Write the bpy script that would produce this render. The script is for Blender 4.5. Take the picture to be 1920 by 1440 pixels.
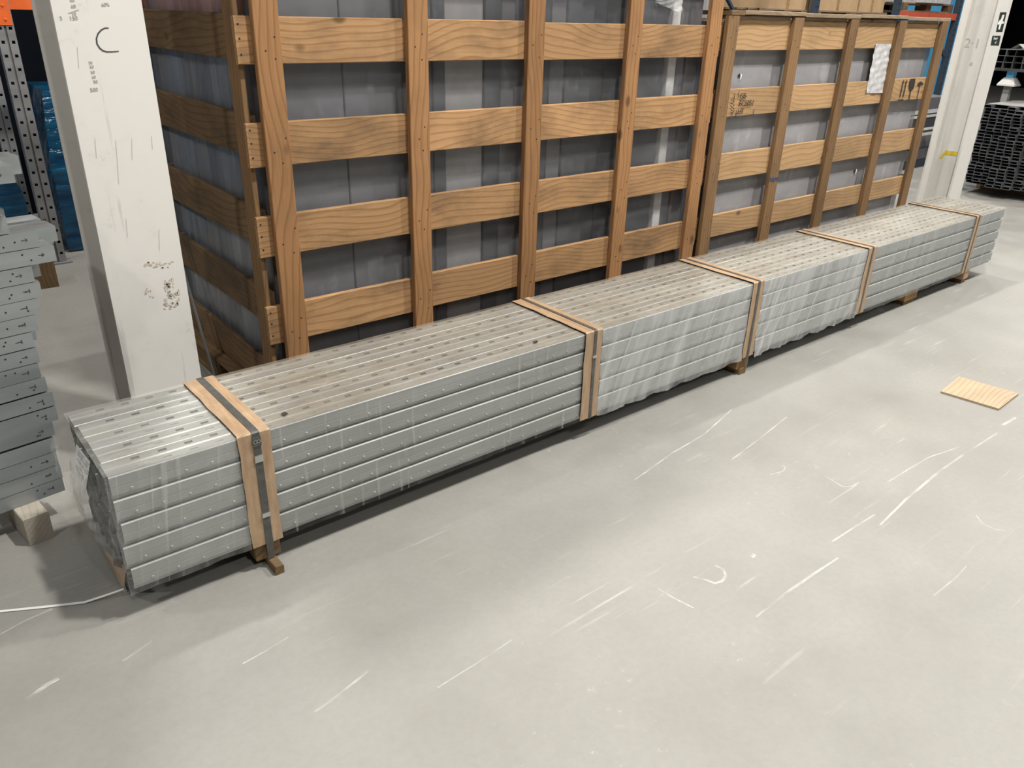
import bpy, bmesh, math, random
from mathutils import Matrix, Vector

for o in list(bpy.data.objects): bpy.data.objects.remove(o)
random.seed(7)
S = bpy.context.scene
COL = S.collection

# ------------------------------------------------------------------ camera
CAM = [[0.7760716121439836, -0.25306623083521407, 0.5776420480151142],
       [-0.630131080529018, -0.3481326986605829, 0.694073804054462],
       [0.025449443521806468, -0.902641183934213, -0.4296408021711542]]
F, CX, CY, EYE = 1472.37, 960.0, 720.0, 1.6
cd = bpy.data.cameras.new('camera'); cam = bpy.data.objects.new('camera', cd); COL.objects.link(cam)
cd.sensor_width = 36.0; cd.lens = F / 1920 * 36.0; cd.clip_end = 100; cd.clip_start = 0.05
R = Matrix([[CAM[i][0], -CAM[i][1], -CAM[i][2]] for i in range(3)]).to_4x4()
cam.matrix_world = Matrix.Translation((0, 0, EYE)) @ R
S.camera = cam

def ray(p):
    v = (p[0] - CX, p[1] - CY, F)
    return Vector([sum(CAM[i][k] * v[k] for k in range(3)) for i in range(3)])
def onz(p, z=0.0):
    r = ray(p); return Vector((0, 0, EYE)) + r * ((z - EYE) / r.z)
def ony(p, y):
    r = ray(p); return Vector((0, 0, EYE)) + r * (y / r.y)
def onx(p, x):
    r = ray(p); return Vector((0, 0, EYE)) + r * (x / r.x)

# ------------------------------------------------------------------ world, lamps, exposure
w = bpy.data.worlds.new('world'); S.world = w; w.use_nodes = True
w.node_tree.nodes['Background'].inputs[0].default_value = (0.75, 0.82, 0.9, 1)
w.node_tree.nodes['Background'].inputs[1].default_value = 0.05
vs = S.view_settings
vs.view_transform = 'Standard'; vs.look = 'None'; vs.gamma = 1; vs.use_curve_mapping = False
vs.exposure = 0.0

LAMPS = [  # high bay lamps hanging below the warehouse roof: x, y, watts
    (0.4, -3.0, 130), (2.4, 0.45, 350), (6.0, 0.1, 350), (10.4, 0.1, 230), (-3.4, 0.2, 120), (6.0, -5.0, 80), (13.0, -5.0, 80),
    (1.6, 4.5, 180), (5.7, 4.5, 190), (10.4, 4.5, 160), (15.5, 3.8, 170), (-3.3, 3.9, 95),
]
LAMP_Z = 6.2
for i, (x, y, p) in enumerate(LAMPS):
    ld = bpy.data.lights.new('high_bay_lamp', 'AREA'); ld.shape = 'DISK'; ld.size = 0.3
    ld.energy = p; ld.color = (1.0, 0.965, 0.91)
    lo = bpy.data.objects.new('high_bay_lamp', ld); COL.objects.link(lo); lo.location = (x, y, LAMP_Z)

# ------------------------------------------------------------------ materials
def newmat(name):
    m = bpy.data.materials.new(name); m.use_nodes = True
    nt = m.node_tree; return m, nt, nt.nodes['Principled BSDF']
def lnk(nt, a, b): nt.links.new(a, b)
def objcoord(nt, rnd=True, scale=(1, 1, 1)):
    tc = nt.nodes.new('ShaderNodeTexCoord'); mp = nt.nodes.new('ShaderNodeMapping')
    mp.inputs['Scale'].default_value = scale
    if rnd:
        oi = nt.nodes.new('ShaderNodeObjectInfo'); mu = nt.nodes.new('ShaderNodeMath'); mu.operation = 'MULTIPLY'
        mu.inputs[1].default_value = 37.0; lnk(nt, oi.outputs['Random'], mu.inputs[0])
        ad = nt.nodes.new('ShaderNodeVectorMath'); ad.operation = 'ADD'
        lnk(nt, tc.outputs['Object'], ad.inputs[0]); lnk(nt, mu.outputs[0], ad.inputs[1])
        lnk(nt, ad.outputs[0], mp.inputs['Vector'])
    else: lnk(nt, tc.outputs['Object'], mp.inputs['Vector'])
    return mp.outputs[0]
def mapping(nt, vec, scale, loc=(0, 0, 0)):
    mp = nt.nodes.new('ShaderNodeMapping'); mp.inputs['Scale'].default_value = scale; mp.inputs['Location'].default_value = loc
    lnk(nt, vec, mp.inputs['Vector']); return mp.outputs[0]
def noise(nt, vec, scale, detail=4, rough=0.55):
    n = nt.nodes.new('ShaderNodeTexNoise'); n.inputs['Scale'].default_value = scale
    n.inputs['Detail'].default_value = detail; n.inputs['Roughness'].default_value = rough
    if vec: lnk(nt, vec, n.inputs['Vector'])
    return n.outputs['Fac']
def ramp(nt, fac, stops):
    r = nt.nodes.new('ShaderNodeValToRGB'); el = r.color_ramp.elements
    while len(el) < len(stops): el.new(0.5)
    for e, (p, c) in zip(el, stops):
        e.position = p; e.color = (c, c, c, 1) if isinstance(c, (int, float)) else (*c, 1)
    lnk(nt, fac, r.inputs[0]); return r.outputs[0]
def mixc(nt, fac, a, b, mode='MIX'):
    m = nt.nodes.new('ShaderNodeMix'); m.data_type = 'RGBA'; m.blend_type = mode
    for sock, v in ((m.inputs[0], fac), (m.inputs[6], a), (m.inputs[7], b)):
        if isinstance(v, (int, float)): sock.default_value = v
        elif isinstance(v, tuple): sock.default_value = (*v, 1)
        else: lnk(nt, v, sock)
    return m.outputs[2]
def math_(nt, op, a, b=None):
    m = nt.nodes.new('ShaderNodeMath'); m.operation = op
    for s, v in ((m.inputs[0], a), (m.inputs[1], b)):
        if v is None: continue
        if isinstance(v, (int, float)): s.default_value = v
        else: lnk(nt, v, s)
    return m.outputs[0]
def bump(nt, bsdf, h, strength=0.3, dist=0.01):
    b = nt.nodes.new('ShaderNodeBump'); b.inputs['Strength'].default_value = strength; b.inputs['Distance'].default_value = dist
    lnk(nt, h, b.inputs['Height']); lnk(nt, b.outputs[0], bsdf.inputs['Normal'])
def plain(name, c, rough=0.6, metal=0.0, var=0.12, scale=9, spec=None):
    m, nt, b = newmat(name)
    v = objcoord(nt); n = noise(nt, v, scale, 5)
    lo = tuple(max(0, x * (1 - var)) for x in c); hi = tuple(min(1, x * (1 + var)) for x in c)
    lnk(nt, ramp(nt, n, [(0.3, lo), (0.7, hi)]), b.inputs['Base Color'])
    b.inputs['Roughness'].default_value = rough; b.inputs['Metallic'].default_value = metal
    if spec is not None: b.inputs['Specular IOR Level'].default_value = spec
    return m

def wood(name, light, dark, dirt=0.35, dirtc=(0.09, 0.06, 0.04), ring=17.0):
    m, nt, b = newmat(name)
    v = objcoord(nt)
    # slow wander of the log axis gives cathedral grain
    wob = nt.nodes.new('ShaderNodeTexNoise'); wob.inputs['Scale'].default_value = 1.0; wob.inputs['Detail'].default_value = 2
    lnk(nt, mapping(nt, v, (0.9, 1.2, 1.2)), wob.inputs['Vector'])
    sc = nt.nodes.new('ShaderNodeVectorMath'); sc.operation = 'MULTIPLY_ADD'
    lnk(nt, wob.outputs['Color'], sc.inputs[0]); sc.inputs[1].default_value = (0.0, 0.3, 0.3)
    lnk(nt, mapping(nt, v, (0.06, 1, 1)), sc.inputs[2])
    wv = nt.nodes.new('ShaderNodeTexWave'); wv.wave_type = 'RINGS'; wv.rings_direction = 'X'; wv.wave_profile = 'SAW'
    wv.inputs['Scale'].default_value = ring; wv.inputs['Distortion'].default_value = 1.6; wv.inputs['Detail'].default_value = 2
    wv.inputs['Detail Scale'].default_value = 1.5
    lnk(nt, sc.outputs[0], wv.inputs['Vector'])
    rings = ramp(nt, wv.outputs['Fac'], [(0.0, 0.0), (0.62, 0.12), (0.93, 1.0), (1.0, 0.1)])
    fine = noise(nt, mapping(nt, v, (3, 130, 130)), 1.0, 3)
    col = mixc(nt, math_(nt, 'MULTIPLY', rings, 0.66), light, dark)
    col = mixc(nt, math_(nt, 'MULTIPLY', ramp(nt, fine, [(0.35, 0.0), (0.75, 1.0)]), 0.28), col, dark)
    # per plank tone
    oi = nt.nodes.new('ShaderNodeObjectInfo')
    tone = ramp(nt, oi.outputs['Random'], [(0.0, 0.80), (1.0, 1.08)])
    col = mixc(nt, 1.0, col, tone, 'MULTIPLY')
    # knots
    vo = nt.nodes.new('ShaderNodeTexVoronoi'); vo.inputs['Scale'].default_value = 3.2
    lnk(nt, mapping(nt, v, (1.0, 1.6, 1.6)), vo.inputs['Vector'])
    col = mixc(nt, ramp(nt, vo.outputs['Distance'], [(0.05, 0.85), (0.11, 0.0)]), col, (0.13, 0.065, 0.03))
    # grime
    d = noise(nt, mapping(nt, v, (2.2, 5, 5)), 1.0, 6, 0.65)
    col = mixc(nt, math_(nt, 'MULTIPLY', ramp(nt, d, [(0.46, 0.0), (0.68, 1.0)]), dirt), col, dirtc)
    lnk(nt, col, b.inputs['Base Color']); b.inputs['Roughness'].default_value = 0.72
    b.inputs['Specular IOR Level'].default_value = 0.25
    bump(nt, b, fine, 0.25, 0.002)
    return m

M = {}
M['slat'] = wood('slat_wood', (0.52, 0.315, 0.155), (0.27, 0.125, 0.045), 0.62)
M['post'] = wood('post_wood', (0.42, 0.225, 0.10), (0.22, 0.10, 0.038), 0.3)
M['side'] = wood('shaded_side_wood', (0.25, 0.165, 0.09), (0.13, 0.08, 0.04), 0.65, (0.06, 0.045, 0.03))  # shade of faces turned from the lamps is put into this wood colour
M['post2'] = wood('old_post_wood', (0.29, 0.175, 0.085), (0.16, 0.085, 0.038), 0.45)
M['slat2'] = wood('pale_slat_wood', (0.55, 0.36, 0.19), (0.33, 0.175, 0.07), 0.3)
M['greywood'] = wood('grey_cap_wood', (0.36, 0.27, 0.18), (0.2, 0.14, 0.09), 0.5)
M['block'] = wood('block_wood', (0.45, 0.28, 0.12), (0.26, 0.15, 0.06), 0.5)
M['oldblock'] = wood('old_block_wood', (0.24, 0.16, 0.08), (0.12, 0.07, 0.035), 0.7)
M['palewood'] = wood('pale_bleached_wood', (0.52, 0.48, 0.41), (0.38, 0.33, 0.26), 0.3)
M['ply'] = wood('plywood', (0.44, 0.36, 0.25), (0.31, 0.22, 0.13), 0.15, ring=22)

def concrete():
    m, nt, b = newmat('concrete')
    tc = nt.nodes.new('ShaderNodeTexCoord'); v = tc.outputs['Object']
    big = noise(nt, v, 0.55, 6, 0.6); mid = noise(nt, v, 3.0, 6, 0.62); fin = noise(nt, v, 45, 4, 0.7)
    col = ramp(nt, big, [(0.3, (0.256, 0.246, 0.234)), (0.5, (0.291, 0.285, 0.269)), (0.72, (0.333, 0.326, 0.310))])
    col = mixc(nt, math_(nt, 'MULTIPLY', ramp(nt, mid, [(0.35, 0.0), (0.7, 1.0)]), 0.5), col, (0.365, 0.358, 0.342))
    col = mixc(nt, math_(nt, 'MULTIPLY', ramp(nt, fin, [(0.4, 0.0), (0.8, 1.0)]), 0.22), col, (0.192, 0.186, 0.176))
    # fine traffic scratches, two families
    rot = nt.nodes.new('ShaderNodeMapping'); rot.inputs['Rotation'].default_value = (0, 0, 0.12); rot.inputs['Scale'].default_value = (1.2, 26, 1)
    lnk(nt, v, rot.inputs['Vector'])
    s1 = noise(nt, rot.outputs[0], 1.6, 5, 0.62)
    gate = noise(nt, v, 1.3, 4, 0.6)
    sc = math_(nt, 'MULTIPLY', ramp(nt, s1, [(0.60, 0.0), (0.69, 1.0)]), ramp(nt, gate, [(0.48, 0.0), (0.62, 1.0)]))
    col = mixc(nt, math_(nt, 'MULTIPLY', sc, 0.6), col, (0.512, 0.502, 0.480))
    speck = noise(nt, v, 30, 6, 0.75)
    sp = math_(nt, 'MULTIPLY', ramp(nt, speck, [(0.60, 0.0), (0.70, 1.0)]), ramp(nt, noise(nt, mapping(nt, v, (1, 1, 1), (4, 9, 0)), 1.1, 3), [(0.45, 0.0), (0.62, 1.0)]))
    col = mixc(nt, math_(nt, 'MULTIPLY', sp, 0.6), col, (0.512, 0.499, 0.474))
    yel = noise(nt, mapping(nt, v, (1, 1, 1), (11, 3, 0)), 0.8, 3)
    col = mixc(nt, math_(nt, 'MULTIPLY', ramp(nt, yel, [(0.55, 0.0), (0.75, 1.0)]), 0.25), col, (0.294, 0.282, 0.237))
    col = mixc(nt, 1.0, col, (0.93, 0.93, 0.91), 'MULTIPLY')
    lnk(nt, col, b.inputs['Base Color'])
    lnk(nt, ramp(nt, mid, [(0.3, 0.42), (0.7, 0.62)]), b.inputs['Roughness'])
    b.inputs['Specular IOR Level'].default_value = 0.35
    bump(nt, b, fin, 0.12, 0.002)
    return m
M['concrete'] = concrete()

def galv(name, c, rough=0.42, metal=0.55, streak=True):
    m, nt, b = newmat(name)
    v = objcoord(nt)
    n = noise(nt, mapping(nt, v, (2.0, 14, 14) if streak else (6, 6, 6)), 1.0, 5)
    col = ramp(nt, n, [(0.3, tuple(x * 0.86 for x in c)), (0.7, tuple(min(1, x * 1.1) for x in c))])
    lnk(nt, col, b.inputs['Base Color']); b.inputs['Metallic'].default_value = metal
    lnk(nt, ramp(nt, n, [(0.3, rough - 0.08), (0.7, rough + 0.12)]), b.inputs['Roughness'])
    return m
M['galv'] = galv('galvanised_steel', (0.37, 0.385, 0.375))
M['edge'] = galv('edge_glint', (0.86, 0.88, 0.87), 0.3, 0.5)  # pale colour paints in the lamp glints along the folds
M['galv_top'] = galv('dusty_galvanised', (0.56, 0.52, 0.45), 0.55, 0.25)
M['purlin'] = galv('purlin_steel', (0.37, 0.40, 0.41), 0.4, 0.6)
M['rackgrey'] = galv('rack_grey', (0.25, 0.255, 0.26), 0.5, 0.2)
M['tube'] = galv('dark_tube_steel', (0.17, 0.18, 0.19), 0.45, 0.5)
M['stillage'] = plain('stillage_grey', (0.30, 0.30, 0.29), 0.6)

def paint(name, c, worn=(0.55, 0.52, 0.46), amt=0.5, rough=0.5):
    m, nt, b = newmat(name)
    v = objcoord(nt, False)
    n = noise(nt, v, 5, 6, 0.65); n2 = noise(nt, mapping(nt, v, (22, 22, 1.3)), 1.0, 5, 0.6); n3 = noise(nt, v, 40, 5, 0.7)
    col = mixc(nt, math_(nt, 'MULTIPLY', ramp(nt, n, [(0.5, 0.0), (0.75, 1.0)]), 0.35), c, tuple(x * 0.82 for x in c))
    col = mixc(nt, math_(nt, 'MULTIPLY', ramp(nt, n2, [(0.61, 0.0), (0.66, 1.0)]), amt * 0.7), col, (0.33, 0.31, 0.28))
    col = mixc(nt, math_(nt, 'MULTIPLY', math_(nt, 'MULTIPLY', ramp(nt, n3, [(0.55, 0.0), (0.62, 1.0)]), ramp(nt, n, [(0.58, 0.0), (0.66, 1.0)])), amt), col, worn)
    lnk(nt, col, b.inputs['Base Color']); b.inputs['Roughness'].default_value = rough
    bump(nt, b, n3, 0.08, 0.002)
    return m
M['white'] = paint('worn_white_paint', (0.80, 0.785, 0.75))
M['white2'] = paint('worn_grey_white_paint', (0.70, 0.685, 0.65), amt=0.3)
M['scuff'] = plain('scuffed_paint', (0.60, 0.54, 0.45), 0.8, var=0.4, scale=60)
M['pencil'] = plain('pencil_mark', (0.47, 0.455, 0.44), 0.8)
M['marker'] = plain('black_marker', (0.05, 0.05, 0.05), 0.6)
M['black'] = plain('black_print', (0.03, 0.025, 0.02), 0.7)
M['blueink'] = plain('blue_ink', (0.05, 0.08, 0.2), 0.7)
M['signwhite'] = plain('sign_white', (0.8, 0.8, 0.78), 0.5)
M['signblack'] = plain('sign_black', (0.035, 0.045, 0.04), 0.4)
M['yellow'] = plain('yellow_paint', (0.62, 0.47, 0.04), 0.6, var=0.25, scale=30)
M['orange'] = plain('orange_paint', (0.72, 0.13, 0.025), 0.45)
M['red'] = plain('red_paint', (0.55, 0.10, 0.06), 0.5)
M['navy'] = plain('navy_paint', (0.04, 0.06, 0.09), 0.5)
M['blackstrap'] = plain('dark_strap', (0.085, 0.085, 0.08), 0.35, var=0.3, scale=40)
M['buckle'] = plain('steel_seal', (0.55, 0.55, 0.53), 0.3, 0.8)
M['card'] = plain('cardboard', (0.50, 0.34, 0.19), 0.8, var=0.12, scale=4)
M['whitestrap'] = plain('white_strap', (0.82, 0.82, 0.80), 0.4, var=0.05)
M['nail'] = plain('nail_dark', (0.03, 0.02, 0.015), 0.6)
M['paperwhite'] = plain('white_paper', (0.78, 0.78, 0.77), 0.6, var=0.08, scale=30)
M['foil'] = plain('silvery_envelope', (0.74, 0.74, 0.75), 0.28, 0.25, var=0.22, scale=34)
M['wallblue'] = plain('blue_wall', (0.10, 0.45, 0.80), 0.6, var=0.06)
M['shadedark'] = plain('shade_dark', (0.006, 0.007, 0.010), 1.0, spec=0.0)  # near-black colour stands in for the unlit background
M['wallgrey'] = plain('grey_wall', (0.22, 0.225, 0.23), 0.8, var=0.05)
M['roofdark'] = plain('roof_dark', (0.12, 0.125, 0.13), 0.8)
M['panel_a'] = plain('panel_dark', (0.055, 0.06, 0.07), 0.5)
M['panel_b'] = plain('panel_mid', (0.16, 0.16, 0.175), 0.5)
M['panel_c'] = plain('panel_light', (0.33, 0.325, 0.33), 0.45)
M['panel_w'] = plain('panel_white', (0.75, 0.75, 0.75), 0.4)


def kraft():
    m, nt, b = newmat('kraft_paper')
    v = objcoord(nt)
    n = noise(nt, mapping(nt, v, (60, 8, 8)), 1.0, 5); n2 = noise(nt, v, 14, 4)
    col = ramp(nt, n, [(0.3, (0.33, 0.215, 0.125)), (0.7, (0.47, 0.325, 0.20))])
    col = mixc(nt, math_(nt, 'MULTIPLY', ramp(nt, n2, [(0.5, 0), (0.75, 1)]), 0.4), col, (0.56, 0.44, 0.30))
    lnk(nt, col, b.inputs['Base Color']); b.inputs['Roughness'].default_value = 0.45
    b.inputs['Coat Weight'].default_value = 0.3; b.inputs['Coat Roughness'].default_value = 0.25
    bump(nt, b, n2, 0.5, 0.006)
    return m
M['kraft'] = kraft()

def film(name, lo, hi, tint=(0.78, 0.80, 0.80), rough=0.16, scale=(5, 1, 1.2), bumps=0.5, dust=None, lean=0.0):
    """thin stretch film: part clear, part milky plastic, creased"""
    m, nt, b = newmat(name)
    v = objcoord(nt)
    if lean:
        rm = nt.nodes.new('ShaderNodeMapping'); rm.inputs['Rotation'].default_value = (0, lean, 0); lnk(nt, v, rm.inputs['Vector']); v = rm.outputs[0]
    n = noise(nt, mapping(nt, v, scale), 3.0, 6, 0.6)
    n2 = noise(nt, mapping(nt, v, (scale[0] * 5, scale[1] * 5, scale[2] * 1.2)), 2.0, 4, 0.6)
    fac = math_(nt, 'ADD', ramp(nt, n, [(0.32, lo), (0.72, hi)]), math_(nt, 'MULTIPLY', ramp(nt, n2, [(0.58, 0.0), (0.7, 1.0)]), 0.22))
    if dust:
        d = noise(nt, v, 7, 6, 0.65)
        lnk(nt, mixc(nt, ramp(nt, d, [(0.35, 0.0), (0.65, 1.0)]), tint, dust), b.inputs['Base Color'])
    else: b.inputs['Base Color'].default_value = (*tint, 1)
    b.inputs['Roughness'].default_value = rough; b.inputs['Specular IOR Level'].default_value = 0.6
    bump(nt, b, n2, bumps, 0.01)
    tr = nt.nodes.new('ShaderNodeBsdfTransparent'); mx = nt.nodes.new('ShaderNodeMixShader')
    lnk(nt, fac, mx.inputs[0]); lnk(nt, tr.outputs[0], mx.inputs[1]); lnk(nt, b.outputs[0], mx.inputs[2])
    lnk(nt, mx.outputs[0], nt.nodes['Material Output'].inputs['Surface'])
    return m
M['film_thin'] = film('film_thin', 0.02, 0.08, bumps=0.08)
M['film_mid'] = film('film_mid', 0.06, 0.22, scale=(4, 1, 0.5), lean=-0.12)
M['film_thick'] = film('film_thick', 0.14, 0.5, (0.84, 0.86, 0.86), scale=(4.5, 1, 0.45), lean=-0.36)
M['film_top'] = film('film_dusty_top', 0.16, 0.44, (0.53, 0.475, 0.39), 0.36, (0.8, 4, 4), 0.35, dust=(0.38, 0.315, 0.225))
M['film_top_near'] = film('film_glossy_top', 0.10, 0.32, (0.74, 0.73, 0.70), 0.2, (0.8, 4, 4), 0.35, dust=(0.60, 0.56, 0.48))
M['film_end'] = film('film_end', 0.05, 0.22, (0.8, 0.81, 0.8), 0.1, (2, 5, 3), 0.8)
M['film_crate'] = film('crate_film', 0.14, 0.42, (0.24, 0.25, 0.27), 0.24, (0.9, 1, 2.0), 0.12)
M['film_crate2'] = film('crate_film_milky', 0.66, 0.9, (0.40, 0.40, 0.42), 0.3, (0.9, 1, 2.0), 0.10)
M['film_side'] = film('crate_film_side', 0.3, 0.6, (0.36, 0.40, 0.46), 0.2, (1, 2, 1), 0.15)
M['chalk'] = film('chalk_scuff', 0.0, 0.62, (0.80, 0.79, 0.75), 0.9, (3, 12, 1), 0.0)
def bluefilm():
    m, nt, b = newmat('blue_film')
    v = objcoord(nt); n = noise(nt, mapping(nt, v, (1.2, 1.2, 9)), 2.0, 5)
    lnk(nt, ramp(nt, n, [(0.3, (0.003, 0.02, 0.06)), (0.7, (0.01, 0.11, 0.22))]), b.inputs['Base Color'])
    b.inputs['Roughness'].default_value = 0.2; bump(nt, b, n, 0.9, 0.02); return m
M['bluefilm'] = bluefilm()

# ------------------------------------------------------------------ helpers
def mesh_from(name, verts, faces, smooth=False):
    me = bpy.data.meshes.new(name); me.from_pydata([tuple(v) for v in verts], [], faces); me.update()
    if smooth:
        for p in me.polygons: p.use_smooth = True
    return me
def obj(name, me, mat=None, parent=None, loc=(0, 0, 0), rot=(0, 0, 0)):
    """loc is a world position when the parent is not rotated"""
    o = bpy.data.objects.new(name, me)
    if mat is not None and me is not None and not me.materials: me.materials.append(M[mat] if isinstance(mat, str) else mat)
    COL.objects.link(o)
    L = Vector(loc)
    if parent is not None:
        o.parent = parent; p = parent
        while p is not None: L = L - p.location; p = p.parent
    o.location = L; o.rotation_euler = rot
    return o
def tag(o, label, cat, group=None):
    o['label'] = label; o['category'] = cat
    if group: o['group'] = group
    return o
def thing(name, label, cat, loc, group=None):
    return tag(obj(name, None, None, None, loc), label, cat, group)
def struct(o): o['kind'] = 'structure'; return o
_plank = {}
def plank_mesh(L, W, H, c=0.0025):
    k = (round(L, 4), round(W, 4), round(H, 4))
    if k in _plank: return _plank[k].copy()
    c = min(c, W / 4, H / 4)
    a, b2 = W / 2, H / 2
    prof = [(-a + c, -b2), (a - c, -b2), (a, -b2 + c), (a, b2 - c), (a - c, b2), (-a + c, b2), (-a, b2 - c), (-a, -b2 + c)]
    vs_ = [(s * L / 2, y, z) for s in (-1, 1) for y, z in prof]
    fs = [(i, i + 8, (i + 1) % 8 + 8, (i + 1) % 8) for i in range(8)]
    fs = [tuple(reversed(f)) for f in fs] + [tuple(range(8)), tuple(reversed(range(8, 16)))]
    fs = [tuple(reversed(f)) for f in fs]
    me = mesh_from('plank', vs_, fs); bm = bmesh.new(); bm.from_mesh(me); bmesh.ops.recalc_face_normals(bm, faces=bm.faces); bm.to_mesh(me); bm.free()
    _plank[k] = me
    return me.copy()
def plank(name, mat, lo, hi, parent=None, tilt=(0, 0, 0)):
    d = [hi[i] - lo[i] for i in range(3)]; c = [(hi[i] + lo[i]) / 2 for i in range(3)]
    ax = d.index(max(d))
    if ax == 0: me, rot = plank_mesh(d[0], d[1], d[2]), (0, 0, 0)
    elif ax == 1: me, rot = plank_mesh(d[1], d[0], d[2]), (0, 0, math.pi / 2)
    else: me, rot = plank_mesh(d[2], d[1], d[0]), (0, -math.pi / 2, 0)
    rot = tuple(rot[i] + tilt[i] for i in range(3))
    return obj(name, me, mat, parent, c, rot)
class MB:
    def __init__(s): s.v = []; s.f = []
    def quad(s, a, b, c, d):
        n = len(s.v); s.v += [a, b, c, d]; s.f.append((n, n + 1, n + 2, n + 3))
    def poly(s, pts): n = len(s.v); s.v += list(pts); s.f.append(tuple(range(n, n + len(pts))))
    def box(s, lo, hi):
        n = len(s.v); (a, b, c), (d, e, f) = lo, hi
        s.v += [(a, b, c), (d, b, c), (d, e, c), (a, e, c), (a, b, f), (d, b, f), (d, e, f), (a, e, f)]
        s.f += [tuple(n + i for i in q) for q in ((0, 3, 2, 1), (4, 5, 6, 7), (0, 1, 5, 4), (1, 2, 6, 5), (2, 3, 7, 6), (3, 0, 4, 7))]
    def extrude(s, prof, a, b, put, closed=False, caps=False):
        """sweep the open/closed profile from a to b; put(t, p) -> xyz"""
        n = len(s.v); k = len(prof)
        s.v += [put(a, p) for p in prof] + [put(b, p) for p in prof]
        for i in range(k if closed else k - 1): s.f.append((n + i, n + (i + 1) % k, n + k + (i + 1) % k, n + k + i))
        if caps: s.f += [tuple(n + i for i in reversed(range(k))), tuple(n + k + i for i in range(k))]
    def disc(s, c, u, v, r, k=8, bulge=None):
        n = len(s.v); c, u, v = Vector(c), Vector(u), Vector(v)
        ring = [c + (u * math.cos(2 * math.pi * i / k) + v * math.sin(2 * math.pi * i / k)) * r for i in range(k)]
        s.v += [tuple(p) for p in ring]
        if bulge is None: s.f.append(tuple(range(n, n + k)))
        else:
            w_ = Vector(bulge); ring2 = [c + w_ + (p - c) * 0.6 for p in ring]
            s.v += [tuple(p) for p in ring2]
            for i in range(k): s.f.append((n + i, n + (i + 1) % k, n + k + (i + 1) % k, n + k + i))
            s.f.append(tuple(range(n + k, n + 2 * k)))
    def build(s, name, mat, parent=None, loc=(0, 0, 0), rot=(0, 0, 0), smooth=False, fix=True):
        me = mesh_from(name, s.v, s.f, smooth)
        if fix:
            bm = bmesh.new(); bm.from_mesh(me); bmesh.ops.recalc_face_normals(bm, faces=bm.faces); bm.to_mesh(me); bm.free()
        return obj(name, me, mat, parent, loc, rot)
def ribbon(name, pts, width, mat, parent=None, up=(0, 0, 1), thick=0.0):
    """flat strip following pts, lying in the plane with normal up"""
    up = Vector(up); pts = [Vector(p) for p in pts]; mb = MB()
    L = []; Rr = []
    for i, p in enumerate(pts):
        d = (pts[min(i + 1, len(pts) - 1)] - pts[max(i - 1, 0)]).normalized(); s_ = up.cross(d).normalized()
        wd = width * (0.55 + 0.45 * math.sin(math.pi * (i + 0.5) / len(pts))) if len(pts) > 3 else width
        L.append(p + s_ * wd / 2); Rr.append(p - s_ * wd / 2)
    n = len(pts)
    mb.v = [tuple(p) for p in L + Rr]
    mb.f = [(n + i, n + i + 1, i + 1, i) for i in range(n - 1)]
    if thick:
        mb.v += [tuple(Vector(p) - up * thick) for p in L + Rr]
        mb.f += [(2 * n + i, 2 * n + i + 1, 3 * n + i + 1, 3 * n + i) for i in range(n - 1)]
        mb.f += [(i, i + 1, 2 * n + i + 1, 2 * n + i) for i in range(n - 1)] + [(3 * n + i, 3 * n + i + 1, n + i + 1, n + i) for i in range(n - 1)]
        mb.f += [(0, 2 * n, 3 * n, n), (n - 1, 2 * n - 1, 4 * n - 1, 3 * n - 1)]
    return mb.build(name, mat, parent)
def text(name, s, size, mat, parent, loc, rot, shear=0.0, sx=1.0):
    cu = bpy.data.curves.new(name, 'FONT'); cu.body = s; cu.size = size; cu.shear = shear; cu.extrude = 0.0004
    t = bpy.data.objects.new(name, cu); COL.objects.link(t)
    dg = bpy.context.evaluated_depsgraph_get(); me = bpy.data.meshes.new_from_object(t.evaluated_get(dg))
    bpy.data.objects.remove(t)
    for v in me.vertices: v.co.x *= sx
    me.materials.clear()
    return obj(name, me, mat, parent, loc, rot)
def grid_sheet(name, nu, nv, fn, mat, parent=None, smooth=True):
    vs_ = [tuple(fn(i / nu, j / nv)) for j in range(nv + 1) for i in range(nu + 1)]
    fs = [(j * (nu + 1) + i, j * (nu + 1) + i + 1, (j + 1) * (nu + 1) + i + 1, (j + 1) * (nu + 1) + i) for j in range(nv) for i in range(nu)]
    return obj(name, mesh_from(name, vs_, fs, smooth), mat, parent)
def strip_with_slots(mb, x0, x1, w0, w1, first, pitch, sl, s0, s1, put, depth):
    """flat strip x0..x1 by w0..w1 with a row of rectangular holes (length sl, across s0..s1); put(x,w,d)->xyz"""
    xs = []; x = first
    while x + sl / 2 < x1 - 0.004:
        if x - sl / 2 > x0 + 0.004: xs.append((x - sl / 2, x + sl / 2))
        x += pitch
    mb.quad(put(x0, w0, 0), put(x1, w0, 0), put(x1, s0, 0), put(x0, s0, 0))
    mb.quad(put(x0, s1, 0), put(x1, s1, 0), put(x1, w1, 0), put(x0, w1, 0))
    prev = x0
    for a, b in xs:
        mb.quad(put(prev, s0, 0), put(a, s0, 0), put(a, s1, 0), put(prev, s1, 0)); prev = b
        for (p, q) in (((a, s0), (b, s0)), ((b, s0), (b, s1)), ((b, s1), (a, s1)), ((a, s1), (a, s0))):
            mb.quad(put(p[0], p[1], 0), put(q[0], q[1], 0), put(q[0], q[1], depth), put(p[0], p[1], depth))
    mb.quad(put(prev, s0, 0), put(x1, s0, 0), put(x1, s1, 0), put(prev, s1, 0))

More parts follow.
